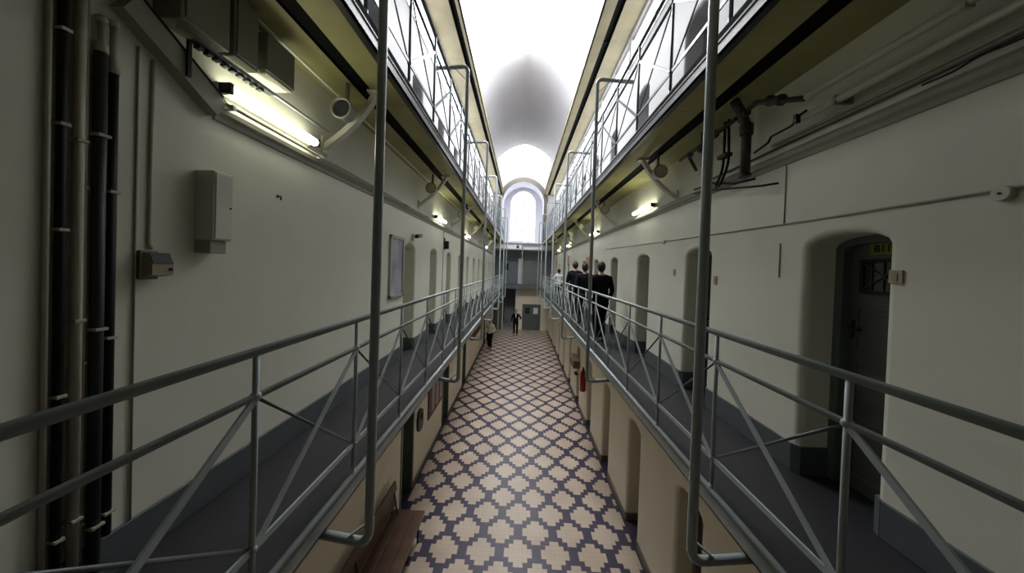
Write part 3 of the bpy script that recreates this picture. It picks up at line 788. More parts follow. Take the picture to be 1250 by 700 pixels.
# card reader
o = thing('card_reader', (WL, 1.70, -0.12), 'beige wall reader with a black screen on the left wall', 'reader')
MB().box(WL - 0.001, WL + 0.025, 1.648, 1.735, -0.125, 0.03, 0.006).build('back_box', M['greybox'], o)
mb = MB().poly_extrude([(WL + 0.025, 1.66, -0.11), (WL + 0.075, 1.66, -0.10), (WL + 0.075, 1.66, -0.04), (WL + 0.05, 1.66, 0.018), (WL + 0.025, 1.66, 0.018)], (0, 0.105, 0))
hs = mb.build('housing', M['beige'], o)
MB().bar((WL + 0.0775, 1.7125, -0.038), (WL + 0.0525, 1.7125, 0.018), 0.10, 0.004, (0, 1, 0)).build('screen', M['black'], hs)
MB().lathe((WL + 0.075, 1.75, -0.07), (1, 0, 0), [(0.009, 0), (0.009, 0.006)], 12).build('button', M['black'], hs)
# white distribution box
o = thing('distribution_box', (WL, 2.0, 0.1), 'cream steel distribution box on the left wall below the lit tube', 'box')
MB().box(WL - 0.001, WL + 0.12, 1.945, 2.075, 0.11, 0.535, 0.006).build('casing', M['box'], o)
MB().box(WL + 0.12, WL + 0.126, 1.955, 2.07, 0.12, 0.525, 0.004).build('cover', M['box'], o)
MB().lathe((WL + 0.126, 2.055, 0.32), (1, 0, 0), [(0.006, 0), (0.006, 0.006)], 10).build('lock', M['dkgrey'], bpy.data.objects['cover'])
MB().box(WL - 0.001, WL + 0.10, 1.95, 2.06, 0.03, 0.11, 0.004).build('cable_entry', M['ledge'], o)
o = thing('wall_hook', (WL, 2.60, 0.50), 'tiny dark hook on the left wall under the lit tube', 'hook')
MB().tube(rounded([(WL - 0.001, 2.62, 0.52), (WL + 0.03, 2.62, 0.52), (WL + 0.03, 2.62, 0.49)], 0.01), 0.007, 6).build('pin', M['dkgrey'], o)
MB().lathe((WL - 0.001, 2.62, 0.52), (1, 0, 0), [(0.014, 0), (0.014, 0.005)], 10).build('base', M['dkgrey'], o)
# panels, tray and boxes under the gallery over the lamp
o = thing('equipment_cabinet', (WL, 1.95, 1.28), 'large olive grey equipment cabinet under the upper left gallery', 'cabinet')
MB().box(WL - 0.001, WL + 0.16, 1.70, 1.99, 1.27, 1.69, 0.008).build('casing', M['greybox'], o)
MB().box(WL + 0.16, WL + 0.168, 1.72, 1.97, 1.29, 1.67, 0.005).build('door', M['greybox'], o)
o = thing('equipment_cabinet', (WL, 2.1, 1.28), 'olive grey cabinet between the large cabinet and the small junction box', 'cabinet')
MB().box(WL - 0.001, WL + 0.15, 2.03, 2.22, 1.28, 1.69, 0.008).build('casing', M['greybox'], o)
MB().box(WL + 0.15, WL + 0.158, 2.045, 2.205, 1.30, 1.67, 0.005).build('door', M['greybox'], o)
o = thing('junction_box', (WL, 2.4, 1.31), 'pale bottomed grey junction box under the upper left gallery', 'box')
MB().box(WL - 0.001, WL + 0.17, 2.27, 2.55, 1.335, 1.60, 0.006).build('casing', M['greybox'], o)
MB().box(WL + 0.02, WL + 0.16, 2.28, 2.54, 1.315, 1.335, 0.005).build('base_plate', M['box'], o)
MB().box(WL + 0.02, WL + 0.09, 2.262, 2.27, 1.40, 1.47, 0.002).build('label_plate', M['ledge'], o)
o = thing('cable_tray', (WL, 2.1, 1.2), 'long steel cable tray under the cabinets on the left', 'tray')
MB().tube([(WL + 0.12, 1.72, 1.235), (WL + 0.12, 3.10, 1.235)], 0.012, 8).build('rail', M['alu'], o)
for i in range(9): MB().box(WL + 0.082, WL + 0.12, 1.84 + i * 0.055, 1.872 + i * 0.055, 1.20, 1.222, 0.003).build('hook', M['dkgrey'], o)
MB().box(WL + 0.082, WL + 0.13, 1.80, 2.40, 1.222, 1.224).build('base_plate', M['dkgrey'], o)
MB().box(WL + 0.082, WL + 0.095, 1.80, 1.825, 1.02, 1.222, 0.003).build('upright', M['black'], o)
o = thing('lower_pipe', (WL, 2.1, 0.92), 'thin pipe with brass joints under the nearest left tube', 'pipe')
MB().tube([(WL + 0.085, 2.06, 0.985), (WL + 0.085, 9.0, 0.985)], 0.011, 8).build('pipe', M['pipe'], o)
for y in (2.1, 3.05, 4.2, 5.4, 6.6, 8.0): MB().box(WL + 0.0, WL + 0.10, y - 0.012, y + 0.012, 0.968, 1.0, 0.002).build('clip', M['alu'], o)

# framed picture, cameras and lantern on the left wall
o = thing('framed_poster', (WL, 5.2, -0.5), 'tall aluminium framed lilac print on the left gallery wall', 'picture')
mb = MB()
for (a, b_, c, d) in ((4.90, 5.48, -0.53, -0.48), (4.90, 5.48, 0.40, 0.45), (4.90, 4.95, -0.53, 0.45), (5.43, 5.48, -0.53, 0.45)): mb.box(WL - 0.001, WL + 0.03, a, b_, c, d, 0.004)
mb.build('frame', M['alu'], o)
MB().box(WL + 0.004, WL + 0.014, 4.94, 5.44, -0.49, 0.41).build('print', M['poster'], o)
def cctv(x, nx, y, z, label):
    o = thing('security_camera', (x, y, z), label, 'camera')
    MB().box(x - nx * 0.001, x + nx * 0.03, y - 0.05, y + 0.05, z - 0.06, z + 0.06, 0.004).build('bracket', M['box'], o)
    MB().tube([(x + nx * 0.03, y, z), (x + nx * 0.10, y, z + 0.02)], 0.014, 8).build('arm', M['box'], o)
    MB().tube([(x + nx * 0.12, y - 0.14, z + 0.01), (x + nx * 0.12, y + 0.10, z + 0.05)], 0.038, 12).build('housing', M['greybox'], o); hs = o.children[-1]
    MB().lathe((x + nx * 0.12, y - 0.14, z + 0.01), (0, -1, -0.16), [(0.03, 0), (0.03, 0.012)], 12).build('lens', M['black'], hs)
cctv(WL, 1, 5.95, 0.50, 'small pale security camera over the first left cell door')
o = thing('wall_lantern', (WL, 8.4, 0.55), 'small black box lantern on the left wall between cell doors', 'lantern')
MB().box(WL - 0.001, WL + 0.02, 8.33, 8.47, 0.42, 0.72, 0.004).build('backplate', M['black'], o)
MB().box(WL + 0.02, WL + 0.12, 8.34, 8.46, 0.44, 0.64, 0.012).build('body', M['black'], o)
o = thing('wall_cable', (WL, 8.0, -0.4), 'thin grey cable running down the left wall below the lantern', 'cable')
MB().tube([(WL + 0.006, 8.3, 0.85), (WL + 0.006, 8.3, -1.38)], 0.008, 6).build('cable', M['ledge'], o)
MB().box(WL, WL + 0.02, 8.28, 8.32, 0.84, 0.88).build('clip', M['ledge'], o)

# ------------------------------------------------------------------ right wall fittings
o = thing('ceiling_pipe', (2.1, 1.0, 1.34), 'upper pale pipe running overhead above the nearest right door', 'pipe')
MB().tube([(2.1, YN + 0.05, 1.34), (2.1, 2.54, 1.36)], 0.024, 12).build('pipe', M['pipe'], o)
for y in (0.4, 1.65): MB().box(2.075, 2.125, y - 0.012, y + 0.012, 1.32, 1.37, 0.002).tube([(2.1, y, 1.36), (2.1, y, 1.70)], 0.006, 6).build('hanger', M['pipe'], o)
o = thing('ceiling_pipe', (2.2, 1.0, 1.27), 'lower pale pipe running overhead along the right wall', 'pipe')
MB().tube([(2.2, YN + 0.05, 1.27), (2.2, 2.68, 1.27)], 0.026, 12).build('pipe', M['pipe'], o)
for y in (0.2, 1.5, 2.4): MB().box(2.17, WR + 0.001, y - 0.012, y + 0.012, 1.24, 1.30, 0.002).build('clip', M['ledge'], o)
o = thing('ceiling_pipe', (2.24, 1.0, 1.2), 'thin twin conduit under the lower pale pipe on the right', 'conduit')
MB().tube([(2.275, YN + 0.05, 1.205), (2.275, 3.1, 1.205)], 0.012, 8).build('pipe', M['ledge'], o)
MB().tube([(2.28, YN + 0.05, 1.165), (2.28, 4.2, 1.165)], 0.010, 8).build('pipe', M['copper'], o)
o = thing('loose_cable', (2.27, 1.7, 1.1), 'loose black cable sagging along the near right string course', 'cable')
MB().tube(rounded([(2.255, 0.6, 1.14), (2.255, 1.45, 1.135), (2.255, 1.60, 1.13), (2.255, 1.72, 1.145), (2.255, 1.80, 1.12), (2.255, 1.95, 1.125)], 0.05), 0.006, 6).build('cable', M['black'], o)
MB().box(2.26, WR + 0.001, 1.50, 1.56, 1.132, 1.15, 0.002).build('clip', M['black'], o)
o = thing('loose_cable', (2.2, 2.9, 1.2), 'bent black cable beside the brown drain pipe on the right', 'cable')
MB().tube(rounded([(2.17, 2.62, 1.30), (2.17, 2.70, 1.29), (2.17, 2.74, 1.24), (2.17, 2.98, 1.24), (2.17, 3.0, 1.20), (2.17, 3.18, 1.17)], 0.03), 0.010, 6).build('cable', M['black'], o)
MB().box(2.15, 2.19, 2.69, 2.72, 1.24, 1.31, 0.003).build('clip', M['copper'], o)
o = thing('drain_pipe', (2.13, 3.24, 0.9), 'stubby brown drain pipe under the upper right gallery behind the near post', 'pipe')
MB().tube(rounded([(2.13, 3.24, 0.96), (2.13, 3.24, 1.45), (2.09, 3.24, 1.54), (2.0, 3.24, 1.695)], 0.05), 0.042, 14).build('pipe', M['copper'], o)
MB().lathe((2.13, 3.24, 1.36), (0, 0, 1), [(0.055, 0), (0.058, 0.02), (0.058, 0.09), (0.05, 0.11)], 14).build('collar', M['copper'], o)
MB().lathe((2.13, 3.24, 0.955), (0, 0, 1), [(0.052, 0), (0.052, 0.03)], 14).build('foot_flange', M['copper'], o)
MB().tube(rounded([(2.10, 3.30, 1.52), (2.02, 3.12, 1.50), (2.03, 3.0, 1.55), (2.07, 2.8, 1.46), (2.1, 2.555, 1.36)], 0.05), 0.022, 10).build('branch', M['copper'], o)
MB().lathe((2.02, 3.14, 1.50), (0, -1, 0), [(0.03, 0), (0.034, 0.02), (0.02, 0.05), (0.034, 0.055), (0.034, 0.07)], 12).build('valve', M['copper'], o)
MB().lathe((2.075, 2.80, 1.47), (0.1, -0.8, -0.35), [(0.03, -0.09), (0.045, -0.08), (0.045, -0.05), (0.03, -0.02), (0.045, 0.03), (0.045, 0.06), (0.03, 0.07)], 12).build('valve', M['copper'], o)
o = thing('hanging_cable', (2.2, 3.8, 0.95), 'black cables hanging in a loop behind the nearest right post', 'cable')
MB().tube(rounded([(2.15, 3.62, 1.66), (2.15, 3.62, 1.40), (2.17, 3.66, 1.15), (2.17, 3.80, 0.985), (2.17, 3.70, 1.0), (2.17, 3.56, 1.2), (2.15, 3.56, 1.66)], 0.1), 0.014, 8).build('cable', M['black'], o)
MB().tube([(2.2, 4.3, 1.09), (2.2, 3.9, 1.075), (2.2, 3.5, 0.965), (2.27, 3.3, 0.96)], 0.012, 8).build('cable', M['black'], o)
MB().tube([(2.2, 4.3, 1.04), (2.2, 3.9, 0.99), (2.2, 3.10, 0.84), (2.27, 3.0, 0.84)], 0.010, 8).build('cable', M['black'], o)
MB().box(2.12, 2.2, 3.55, 3.7, 1.27, 1.31, 0.004).build('clip', M['copper'], o)
o = thing('valve_cluster', (2.1, 4.1, 1.4), 'dark valves and pipe stubs under the upper right gallery', 'valve')
mb = MB()
for (y, z, r) in ((3.72, 1.56, 0.045), (3.98, 1.50, 0.05), (4.25, 1.52, 0.04)): mb.ell((2.1, y, z), (r, r * 1.3, r), 12, 8)
mb.tube([(2.1, 3.35, 1.57), (2.1, 4.5, 1.53)], 0.022, 10)
mb.build('pipe', M['copper'], o)
MB().tube([(2.1, 3.98, 1.5), (2.1, 3.98, 1.695)], 0.012, 8).build('hanger', M['copper'], o)
MB().tube([(2.1, 4.3, 1.53), (2.24, 4.35, 1.35)], 0.02, 8).build('branch', M['copper'], o)
o = thing('wall_conduit', (WR, 4.0, 0.45), 'thin horizontal conduit on the right wall above the cell doors', 'conduit')
MB().tube([(WR - 0.007, YN + 0.05, 0.435), (WR - 0.007, 2.6, 0.46), (WR - 0.007, 5.3, 0.51), (WR - 0.007, 9.0, 0.60)], 0.008, 6).build('pipe', M['ledge'], o)
for a, b_, y in ((0.46, 0.98, 2.95), (0.0, 0.30, 2.98)):
    MB().tube([(WR - 0.005, y, a), (WR - 0.005, y, b_)], 0.005, 6).build('wire', M['ledge'], o)
for nm, y, z, lab in (('junction_box', 1.63, 0.435, 'round pale junction box on the near right wall conduit'), ('junction_box', 5.36, 0.51, 'small junction box on the right conduit before the second lit tube')):
    o = thing(nm, (WR, y, z), lab, 'box')
    MB().lathe((WR + 0.001, y, z), (-1, 0, 0), [(0.038, 0), (0.038, 0.028), (0.033, 0.034)], 16).build('housing', M['box'], o)
    MB().lathe((WR - 0.033, y, z), (-1, 0, 0), [(0.006, 0), (0.006, 0.006)], 8).build('screw', M['dkgrey'], o)
for y, z, lab in ((4.62 + 0.35, 0.02, 'small switch on the right wall beyond the third cell door recess'), (3.93, -0.06, 'small switch on the right wall just before the second cell door recess')):
    o = thing('switch_plate', (WR, y, z), lab, 'switch')
    MB().box(WR - 0.012, WR + 0.001, y - 0.03, y + 0.03, z - 0.05, z + 0.05, 0.003).build('plate', M['plate'], o)
    MB().box(WR - 0.017, WR - 0.012, y - 0.01, y + 0.01, z - 0.015, z + 0.015, 0.002).build('rocker', M['beige'], o)
for k, (y, z, h) in enumerate(((11.4, 0.25, 0.45), (16.0, 0.48, 0.45), (21.2, 0.40, 0.6))):
    o = thing('wall_notice', (WR, y, z), 'orange notice on the right gallery wall, %s of three from the viewer' % ORD[k], 'notice', 'orange notices on the right wall')
    MB().box(WR - 0.012, WR + 0.001, y - 0.28, y + 0.28, z - h / 2, z + h / 2, 0.003).build('sheet', M['orange'], o)

# ------------------------------------------------------------------ ground floor things
def bench(y0, y1, label):
    o = thing('wall_bench', (-1.75, (y0 + y1) / 2, FL), label, 'bench')
    for i, (xa, xb) in enumerate(((-1.97, -1.80), (-1.79, -1.62), (-1.61, -1.45))):
        MB().box(xa, xb, y0, y1, -4.09, -4.05, 0.006).build('seat_board', M['wood'], o)
    mb = MB()
    for a, b_ in ((0.0, 0.19), (0.21, 0.36)):
        mb.bar((-1.95 - 0.02 * 0, y0, -3.94 + a + 0.08), (-1.95, y1, -3.94 + a + 0.08), b_ - a - 0.01, 0.028, (-0.18, 0, 1))
    mb.build('backrest', M['wood'], o)
    n = 3
    for i in range(n):
        y = y0 + 0.12 + (y1 - y0 - 0.24) * i / (n - 1)
        l = MB().tube(rounded([(-1.52, y, FL), (-1.52, y, -4.10), (-1.95, y, -4.10), (-1.975, y, -3.6)], 0.04), 0.016, 8)
        l.tube(rounded([(-1.95, y, FL), (-1.95, y, -4.1)], 0.04), 0.016, 8)
        l.tube(rounded([(-1.935, y, -3.80), (-1.62, y, -3.82), (-1.55, y, -4.05)], 0.08), 0.013, 8) if False else None
        l.build('leg', M['black'], o)
        MB().bar((-1.93, y, -3.70), (-1.86, y, -4.06), 0.035, 0.012, (0, 1, 0)).build('back_bracket', M['black'], o)
bench(2.6, 5.32, 'brown wooden bench against the left ground floor wall')
o = thing('wall_intercom', (GL, 6.85, -3.35), 'dark oval wall intercom right of the first green door', 'intercom')
mb = MB()
pts = []
for i in range(24):
    t = 2 * PI * i / 24
    pts.append((GL - 0.001, 6.85 + 0.17 * math.copysign(abs(math.cos(t)) ** 0.7, math.cos(t)), -3.28 + 0.22 * math.copysign(abs(math.sin(t)) ** 0.7, math.sin(t))))
mb.poly_extrude(pts, (0.05, 0, 0)); mb.build('body', M['dkgrey'], o)
MB().lathe((GL + 0.049, 6.85, -3.2), (1, 0, 0), [(0.07, 0), (0.07, 0.006)], 16).build('speaker_grille', M['coatnavy'], o)
o = thing('notice_board', (GL, 8.2, -3.2), 'dark red notice board with pale vertical sheets on the left ground floor wall', 'notice board')
MB().box(GL - 0.001, GL + 0.03, 7.5, 8.85, -3.6, -2.7, 0.006).build('board', M['maroon'], o)
for i in range(3): MB().box(GL + 0.03, GL + 0.036, 7.72 + i * 0.38, 7.98 + i * 0.38, -3.5, -2.8).build('sheet', M['paperpink'], o)
o = thing('serving_hatch', (GL, 15.5, -3.1), 'pale yellow hatch with a dark sill in the left ground floor wall', 'hatch')
MB().box(GL - 0.001, GL + 0.02, 14.0, 17.0, -3.0, -2.0, 0.006).build('panel', M['lit_pale'], o)
MB().box(GL - 0.001, GL + 0.14, 13.8, 17.2, -3.12, -3.0, 0.008).build('sill', M['wood'], o)
o = thing('fire_extinguisher', (1.93, 9.65, -3.5), 'red fire extinguisher hanging on the right ground floor wall', 'extinguisher')
MB().lathe((1.93, 9.65, -3.55), (0, 0, 1), [(0.06, 0), (0.085, 0.02), (0.088, 0.1), (0.088, 0.52), (0.06, 0.60), (0.03, 0.63), (0.03, 0.66)], 18).build('cylinder', M['red'], o)
MB().box(1.91, 1.95, 9.58, 9.72, -2.89, -2.85, 0.006).build('valve_handle', M['black'], o)
MB().tube(rounded([(1.93, 9.60, -2.88), (1.88, 9.52, -2.95), (1.84, 9.56, -3.35)], 0.05), 0.014, 8).build('hose', M['black'], o)
MB().box(2.0, GR + 0.001, 9.6, 9.7, -3.15, -3.0, 0.004).build('bracket', M['black'], o)
o = thing('wall_shelf', (1.97, 11.2, -3.3), 'small brown shelf box on the right wall beyond the fire extinguisher', 'shelf')
MB().box(1.82, GR + 0.001, 10.75, 11.65, -3.22, -2.98, 0.008).build('box', M['wood'], o)
MB().box(1.80, GR + 0.001, 10.7, 11.7, -2.98, -2.95, 0.004).build('top', M['beige'], o)
MB().box(1.95, GR + 0.001, 11.1, 11.3, -3.55, -3.48, 0.004).build('peg', M['black'], o)

o = thing('wall_board', (-0.12, YE, -2.1), 'white board on the cream wall above the far double door', 'board')
MB().box(-0.30, 0.06, YE - 0.025, YE + 0.001, -2.12, -1.52, 0.004).build('board', M['white'], o)
MB().box(-0.31, 0.07, YE - 0.03, YE + 0.001, -2.14, -2.12, 0.003).build('ledge', M['alu'], o)
# ------------------------------------------------------------------ people
def skin_mesh(verts, edges, radii, root=0, sub=2):
    me = bpy.data.meshes.new('s'); me.from_pydata([tuple(v) for v in verts], edges, [])
    o = bpy.data.objects.new('s', me); C.objects.link(o)
    mo = o.modifiers.new('Skin', 'SKIN'); mo.use_smooth_shade = True
    for i, d in enumerate(me.skin_vertices[0].data):
        r = radii[i]; d.radius = (r, r) if not isinstance(r, tuple) else r
        d.use_root = (i == root)
    sm = o.modifiers.new('Sub', 'SUBSURF'); sm.levels = sub; sm.render_levels = sub
    dg = bpy.context.evaluated_depsgraph_get(); dg.update()
    m2 = bpy.data.meshes.new_from_object(o.evaluated_get(dg))
    vs = [v.co.copy() for v in m2.vertices]; fs = [tuple(p.vertices) for p in m2.polygons]
    bpy.data.objects.remove(o); bpy.data.meshes.remove(me); bpy.data.meshes.remove(m2)
    return vs, fs

def person(x, y, zf, h, heading, label, top, legs, hair, pose, group=None, shirt=None, front=False):
    """figure facing +Y in its own frame, then scaled, turned and stood at (x, y, zf)"""
    k = h / 1.78
    T = Matrix.Translation((x, y, zf)) @ Matrix.Rotation(heading, 4, 'Z') @ Matrix.Scale(k, 4)
    p = thing('person', (x, y, zf), label, 'person', group)
    J = {}
    J['pel'] = V((0, 0, 0.96)); J['wai'] = V((0, 0.0, 1.12)); J['che'] = V((0, 0.0, 1.30)); J['top'] = V((0, -0.01, 1.44)); J['nek'] = V((0, 0.0, 1.52)); J['hed'] = V((0, 0.02, 1.60))
    for s, n in ((-1, 'l'), (1, 'r')):
        J['hip' + n] = V((s * 0.095, 0, 0.90))
        kf, af = pose['leg' + n]
        J['kne' + n] = V((s * 0.10, kf, 0.50)); J['ank' + n] = V((s * 0.10, af[0], 0.09 + af[1])); J['toe' + n] = V((s * 0.115, af[0] + 0.15, 0.035 + af[1] * 0.3))
        J['sho' + n] = V((s * 0.185, -0.01, 1.42))
        J['elb' + n] = V(pose['elb' + n]); J['wri' + n] = V(pose['wri' + n])
    def chain(names, rad):
        return names, rad
    # continuous body
    order = ['pel', 'wai', 'che', 'top', 'nek', 'hed']; rads = {'pel': (0.13, 0.10), 'wai': (0.125, 0.095), 'che': (0.145, 0.105), 'top': (0.10, 0.08), 'nek': 0.052, 'hed': 0.05}
    edges_n = [('pel', 'wai'), ('wai', 'che'), ('che', 'top'), ('top', 'nek'), ('nek', 'hed')]
    for n in 'lr':
        for a, r in (('hip', 0.08), ('kne', 0.053), ('ank', 0.036), ('toe', 0.03)): order.append(a + n); rads[a + n] = r
        for a, r in (('sho', 0.052), ('elb', 0.038), ('wri', 0.026)): order.append(a + n); rads[a + n] = r
        hd = J['wri' + n] + (J['wri' + n] - J['elb' + n]).normalized() * 0.08
        J['pal' + n] = hd; order.append('pal' + n); rads['pal' + n] = 0.028
        edges_n += [('pel', 'hip' + n), ('hip' + n, 'kne' + n), ('kne' + n, 'ank' + n), ('ank' + n, 'toe' + n), ('top', 'sho' + n), ('sho' + n, 'elb' + n), ('elb' + n, 'wri' + n), ('wri' + n, 'pal' + n)]
    idx = {n: i for i, n in enumerate(order)}
    vs, fs = skin_mesh([J[n] for n in order], [(idx[a], idx[b]) for a, b in edges_n], [rads[n] for n in order])
    mb = MB().add(vs, fs, True)
    # fingers and thumb, rooted inside the palm
    for n, s in (('l', -1), ('r', 1)):
        d = (J['wri' + n] - J['elb' + n]).normalized(); pal = J['pal' + n]
        sd = V((0, 1, 0)); sd = (sd - d * sd.dot(d)).normalized(); inw = d.cross(sd) * (1 if d.cross(sd).x * s < 0 else -1)
        for i, L in enumerate((0.062, 0.075, 0.080, 0.072)):
            b0 = pal + sd * (-0.027 + i * 0.018) - d * 0.01
            mb.tube([b0, b0 + d * L * 0.5, b0 + d * L * 0.8 + inw * 0.012, b0 + d * L + inw * 0.03], [0.0095, 0.009, 0.008, 0.006], 8)
        b0 = pal + sd * 0.025 - d * 0.03
        mb.tube([b0, b0 + sd * 0.022 + d * 0.025, b0 + sd * 0.026 + d * 0.055 + inw * 0.012], [0.012, 0.0105, 0.007], 8)
    # head
    hc = V((0, 0.02, 1.665))
    def hf(q):
        t = max(0.0, -q.z)
        return V((q.x * (1 - 0.30 * t * t), q.y * (1 - 0.12 * t) + (0.10 * t if q.y > 0 else 0), q.z))
    mb.ell(hc, (0.077, 0.097, 0.118), 20, 14, hf)
    mb.ell(hc + V((0, 0.098, -0.015)), (0.013, 0.020, 0.026), 10, 8)
    mb.ell(hc + V((0, 0.085, -0.062)), (0.030, 0.014, 0.010), 10, 6)
    for s in (-1, 1): mb.ell(hc + V((s * 0.078, -0.008, -0.012)), (0.010, 0.020, 0.033), 10, 8)
    mb.xform(T).build('body', M['skin'], p)
    def hairf(q):
        if q.y > 0.25: q = V((q.x, q.y, max(q.z, 0.35 + 0.25 * (q.y - 0.25))))
        return V((q.x, q.y, max(q.z, -0.95 if q.y < -0.1 else -0.5)))
    MB().ell(hc + V((0, -0.008, 0.012)), (0.089, 0.108, 0.124), 20, 14, hairf).xform(T).build('hair', hair, p)
    if front:
        for s in (-1, 1):
            MB().ell(hc + V((s * 0.030, 0.083, 0.012)), (0.010, 0.010, 0.006), 8, 6).xform(T).build('eye', M['eye'], p)
        MB().ell(hc + V((0, 0.097, -0.062)), (0.022, 0.006, 0.005), 8, 6).xform(T).build('mouth', M['lip'], p)
    # jacket
    on = ['hem', 'wai', 'che', 'top', 'col']; JJ = dict(J); JJ['hem'] = V((0, -0.005, 0.88)); JJ['col'] = V((0, -0.008, 1.535))
    rr = {'hem': (0.20, 0.145), 'wai': (0.185, 0.135), 'che': (0.205, 0.145), 'top': (0.15, 0.115), 'col': 0.072}
    ed = [('hem', 'wai'), ('wai', 'che'), ('che', 'top'), ('top', 'col')]
    for n in 'lr':
        c = J['wri' + n] + (J['elb' + n] - J['wri' + n]) * 0.08; JJ['cuf' + n] = c
        for a, r in (('sho', 0.075), ('elb', 0.056), ('cuf', 0.042)): on.append(a + n); rr[a + n] = r
        ed += [('top', 'sho' + n), ('sho' + n, 'elb' + n), ('elb' + n, 'cuf' + n)]
    ix = {n: i for i, n in enumerate(on)}
    vs, fs = skin_mesh([JJ[n] for n in on], [(ix[a], ix[b]) for a, b in ed], [rr[n] for n in on], 1)
    MB().add(vs, fs, True).xform(T).build('jacket' if top is not M['shirtw'] else 'shirt', top, p)
    # trousers
    on = ['pel']; rr = {'pel': (0.150, 0.115)}; ed = []; JJ = dict(J); JJ['pel'] = V((0, 0, 0.98))
    for n in 'lr':
        JJ['hem' + n] = J['ank' + n] + V((0, 0, 0.01))
        for a, r in (('hip', 0.105), ('kne', 0.078), ('hem', 0.062)): on.append(a + n); rr[a + n] = r
        ed += [('pel', 'hip' + n), ('hip' + n, 'kne' + n), ('kne' + n, 'hem' + n)]
    ix = {n: i for i, n in enumerate(on)}
    vs, fs = skin_mesh([JJ[n] for n in on], [(ix[a], ix[b]) for a, b in ed], [rr[n] for n in on], 0)
    MB().add(vs, fs, True).xform(T).build('trousers', legs, p)
    for n in 'lr':
        a = J['ank' + n]; lift = a.z - 0.09
        MB().ell((a.x * 1.08, a.y + 0.055, 0.045 + lift * 0.7), (0.047, 0.135, 0.045), 14, 8, lambda q: V((q.x, q.y, max(q.z, -0.95) * (1.0 if q.y < 0 else 0.8 if q.z > 0 else 1.0)))).xform(T).build('shoe', M['shoe'], p)
    if shirt:
        mb = MB()
        mb.add([(-0.045, 0.112, 1.47), (0.045, 0.112, 1.47), (0.0, 0.150, 1.22), (-0.045, 0.09, 1.50), (0.045, 0.09, 1.50)], [(0, 1, 2), (3, 4, 1, 0)])
        mb2 = MB().poly_extrude([(-0.05, 0.10, 1.50), (0.05, 0.10, 1.50), (0.0, 0.142, 1.20)], (0, 0.008, 0))
        mb2.xform(T).build('shirt_front', shirt, p)
    return p
walk_a = dict(legl=(0.16, (0.10, 0.0)), legr=(-0.02, (-0.28, 0.06)), elbl=(-0.235, -0.06, 1.15), wril=(-0.22, 0.06, 0.93), elbr=(0.26, 0.02, 1.15), wrir=(0.23, 0.15, 0.95))
walk_b = dict(legr=(0.14, (0.08, 0.0)), legl=(-0.02, (-0.22, 0.05)), elbr=(0.245, -0.04, 1.16), wrir=(0.215, 0.08, 0.95), elbl=(-0.235, 0.0, 1.15), wril=(-0.21, 0.12, 0.93))
stand = dict(legl=(0.03, (0.0, 0.0)), legr=(0.05, (0.03, 0.0)), elbl=(-0.27, -0.02, 1.14), wril=(-0.25, 0.08, 0.90), elbr=(0.27, -0.02, 1.14), wrir=(0.25, 0.08, 0.90))
lean = dict(legl=(0.03, (0.0, 0.0)), legr=(0.06, (0.02, 0.0)), elbl=(-0.25, 0.12, 1.22), wril=(-0.30, 0.32, 1.36), elbr=(0.27, 0.0, 1.14), wrir=(0.24, 0.12, 0.93))
hip = dict(legl=(0.06, (0.05, 0.0)), legr=(0.02, (-0.06, 0.0)), elbl=(-0.37, 0.02, 1.20), wril=(-0.24, 0.18, 1.16), elbr=(0.28, 0.0, 1.15), wrir=(0.26, 0.05, 0.90))
carry = dict(legl=(0.10, (0.06, 0.0)), legr=(0.0, (-0.14, 0.03)), elbl=(-0.30, 0.02, 1.15), wril=(-0.20, 0.22, 1.10), elbr=(0.28, 0.02, 1.15), wrir=(0.25, 0.12, 0.92))
person(1.78, 7.30, D1, 1.80, 0.10, 'person in a black jacket walking away, nearest of the group on the right gallery', M['coatblk'], M['coatblk'], M['hair'], walk_b, 'visitors on the right gallery')
person(1.78, 9.15, D1, 1.80, 0.0, 'person in a charcoal jacket walking away, second of the group on the gallery', M['coatgrey'], M['jean'], M['hair'], walk_a, 'visitors on the right gallery')
person(1.80, 10.9, D1, 1.88, -0.05, 'tall person in a navy jacket walking away ahead of the charcoal jacket', M['coatnavy'], M['jean'], M['hair'], walk_b, 'visitors on the right gallery')
person(1.88, 16.2, D1, 1.64, 0.35, 'person in a white shirt at the railing, farthest of the gallery group', M['shirtw'], M['jean'], M['hair'], lean, 'visitors on the right gallery')
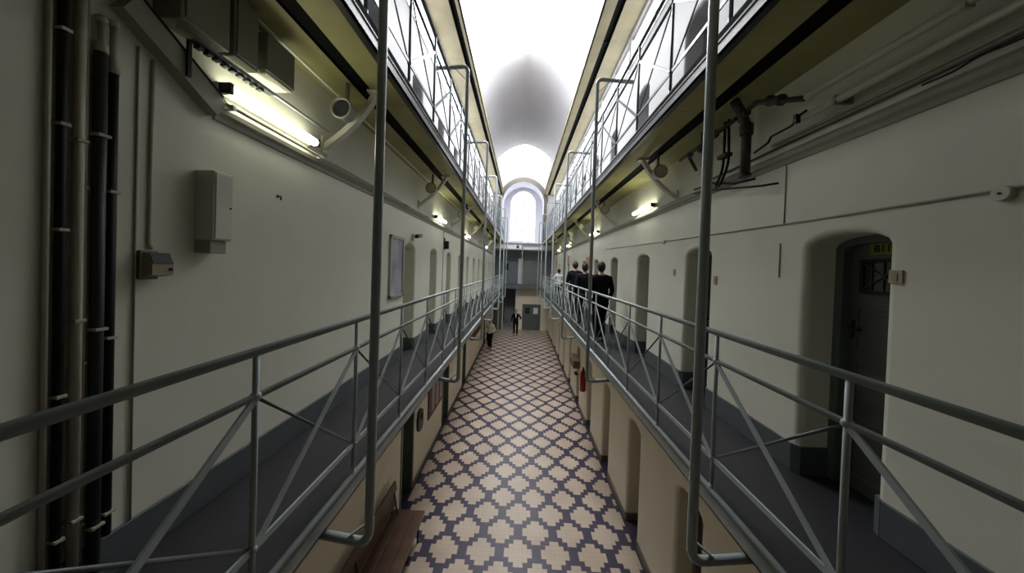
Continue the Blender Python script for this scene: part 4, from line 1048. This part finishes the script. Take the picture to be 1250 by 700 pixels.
person(-0.23, 21.8, FL, 1.75, PI, 'person in a dark suit and white shirt at the far end of the floor', M['coatblk'], M['coatblk'], M['hairbr'], hip, None, M['shirtw'], True)
person(-1.58, 17.85, FL, 1.68, PI - 0.3, 'person in a pale beige top and dark trousers by the left ground floor wall', M['beigecloth'], M['coatblk'], M['hairbr'], carry, None, None, True)

# ------------------------------------------------------------------ camera, world, colour
w = bpy.data.worlds.new('World'); bpy.context.scene.world = w; w.use_nodes = True
w.node_tree.nodes['Background'].inputs[0].default_value = (0.6, 0.7, 0.8, 1); w.node_tree.nodes['Background'].inputs[1].default_value = 0.05
def make_camera(f=400.0, pp=(625.0, 333.0), roll=1.95, vp=(636.0, 328.0)):
    r = math.radians(roll)
    d = V(((vp[0] - pp[0]) / f, (vp[1] - pp[1]) / f, 1.0)).normalized()      # hall axis in camera axes (x right, y down, z ahead)
    up = V((math.sin(r), -math.cos(r), 0)); up = (up - d * up.dot(d)).normalized()
    right = (-up).cross(d)
    # rows of the world-from-camera rotation
    Rm = Matrix((right, d, up))                     # world = Rm @ cam
    cam_x = Rm @ V((1, 0, 0)); cam_y = Rm @ V((0, -1, 0)); cam_z = Rm @ V((0, 0, -1))
    mw = Matrix((cam_x, cam_y, cam_z)).transposed().to_4x4()
    cd = bpy.data.cameras.new('camera'); cd.sensor_width = 36.0; cd.sensor_fit = 'HORIZONTAL'
    cd.lens = f / 1250 * 36.0; cd.shift_x = (625 - pp[0]) / 1250; cd.shift_y = -(350 - pp[1]) / 1250
    cd.clip_start = 0.02; cd.clip_end = 200
    co = bpy.data.objects.new('camera', cd); C.objects.link(co); co.matrix_world = mw
    bpy.context.scene.camera = co
    return co
cam = make_camera()
for o in list(C.objects):
    if o.parent is None: o.location.z += ZOFF
sc = bpy.context.scene
sc.view_settings.view_transform = 'Standard'; sc.view_settings.look = 'None'; sc.view_settings.gamma = 1; sc.view_settings.use_curve_mapping = False
sc.view_settings.exposure = 0.54
sc.cycles.max_bounces = 10; sc.cycles.diffuse_bounces = 6; sc.cycles.sample_clamp_indirect = 6
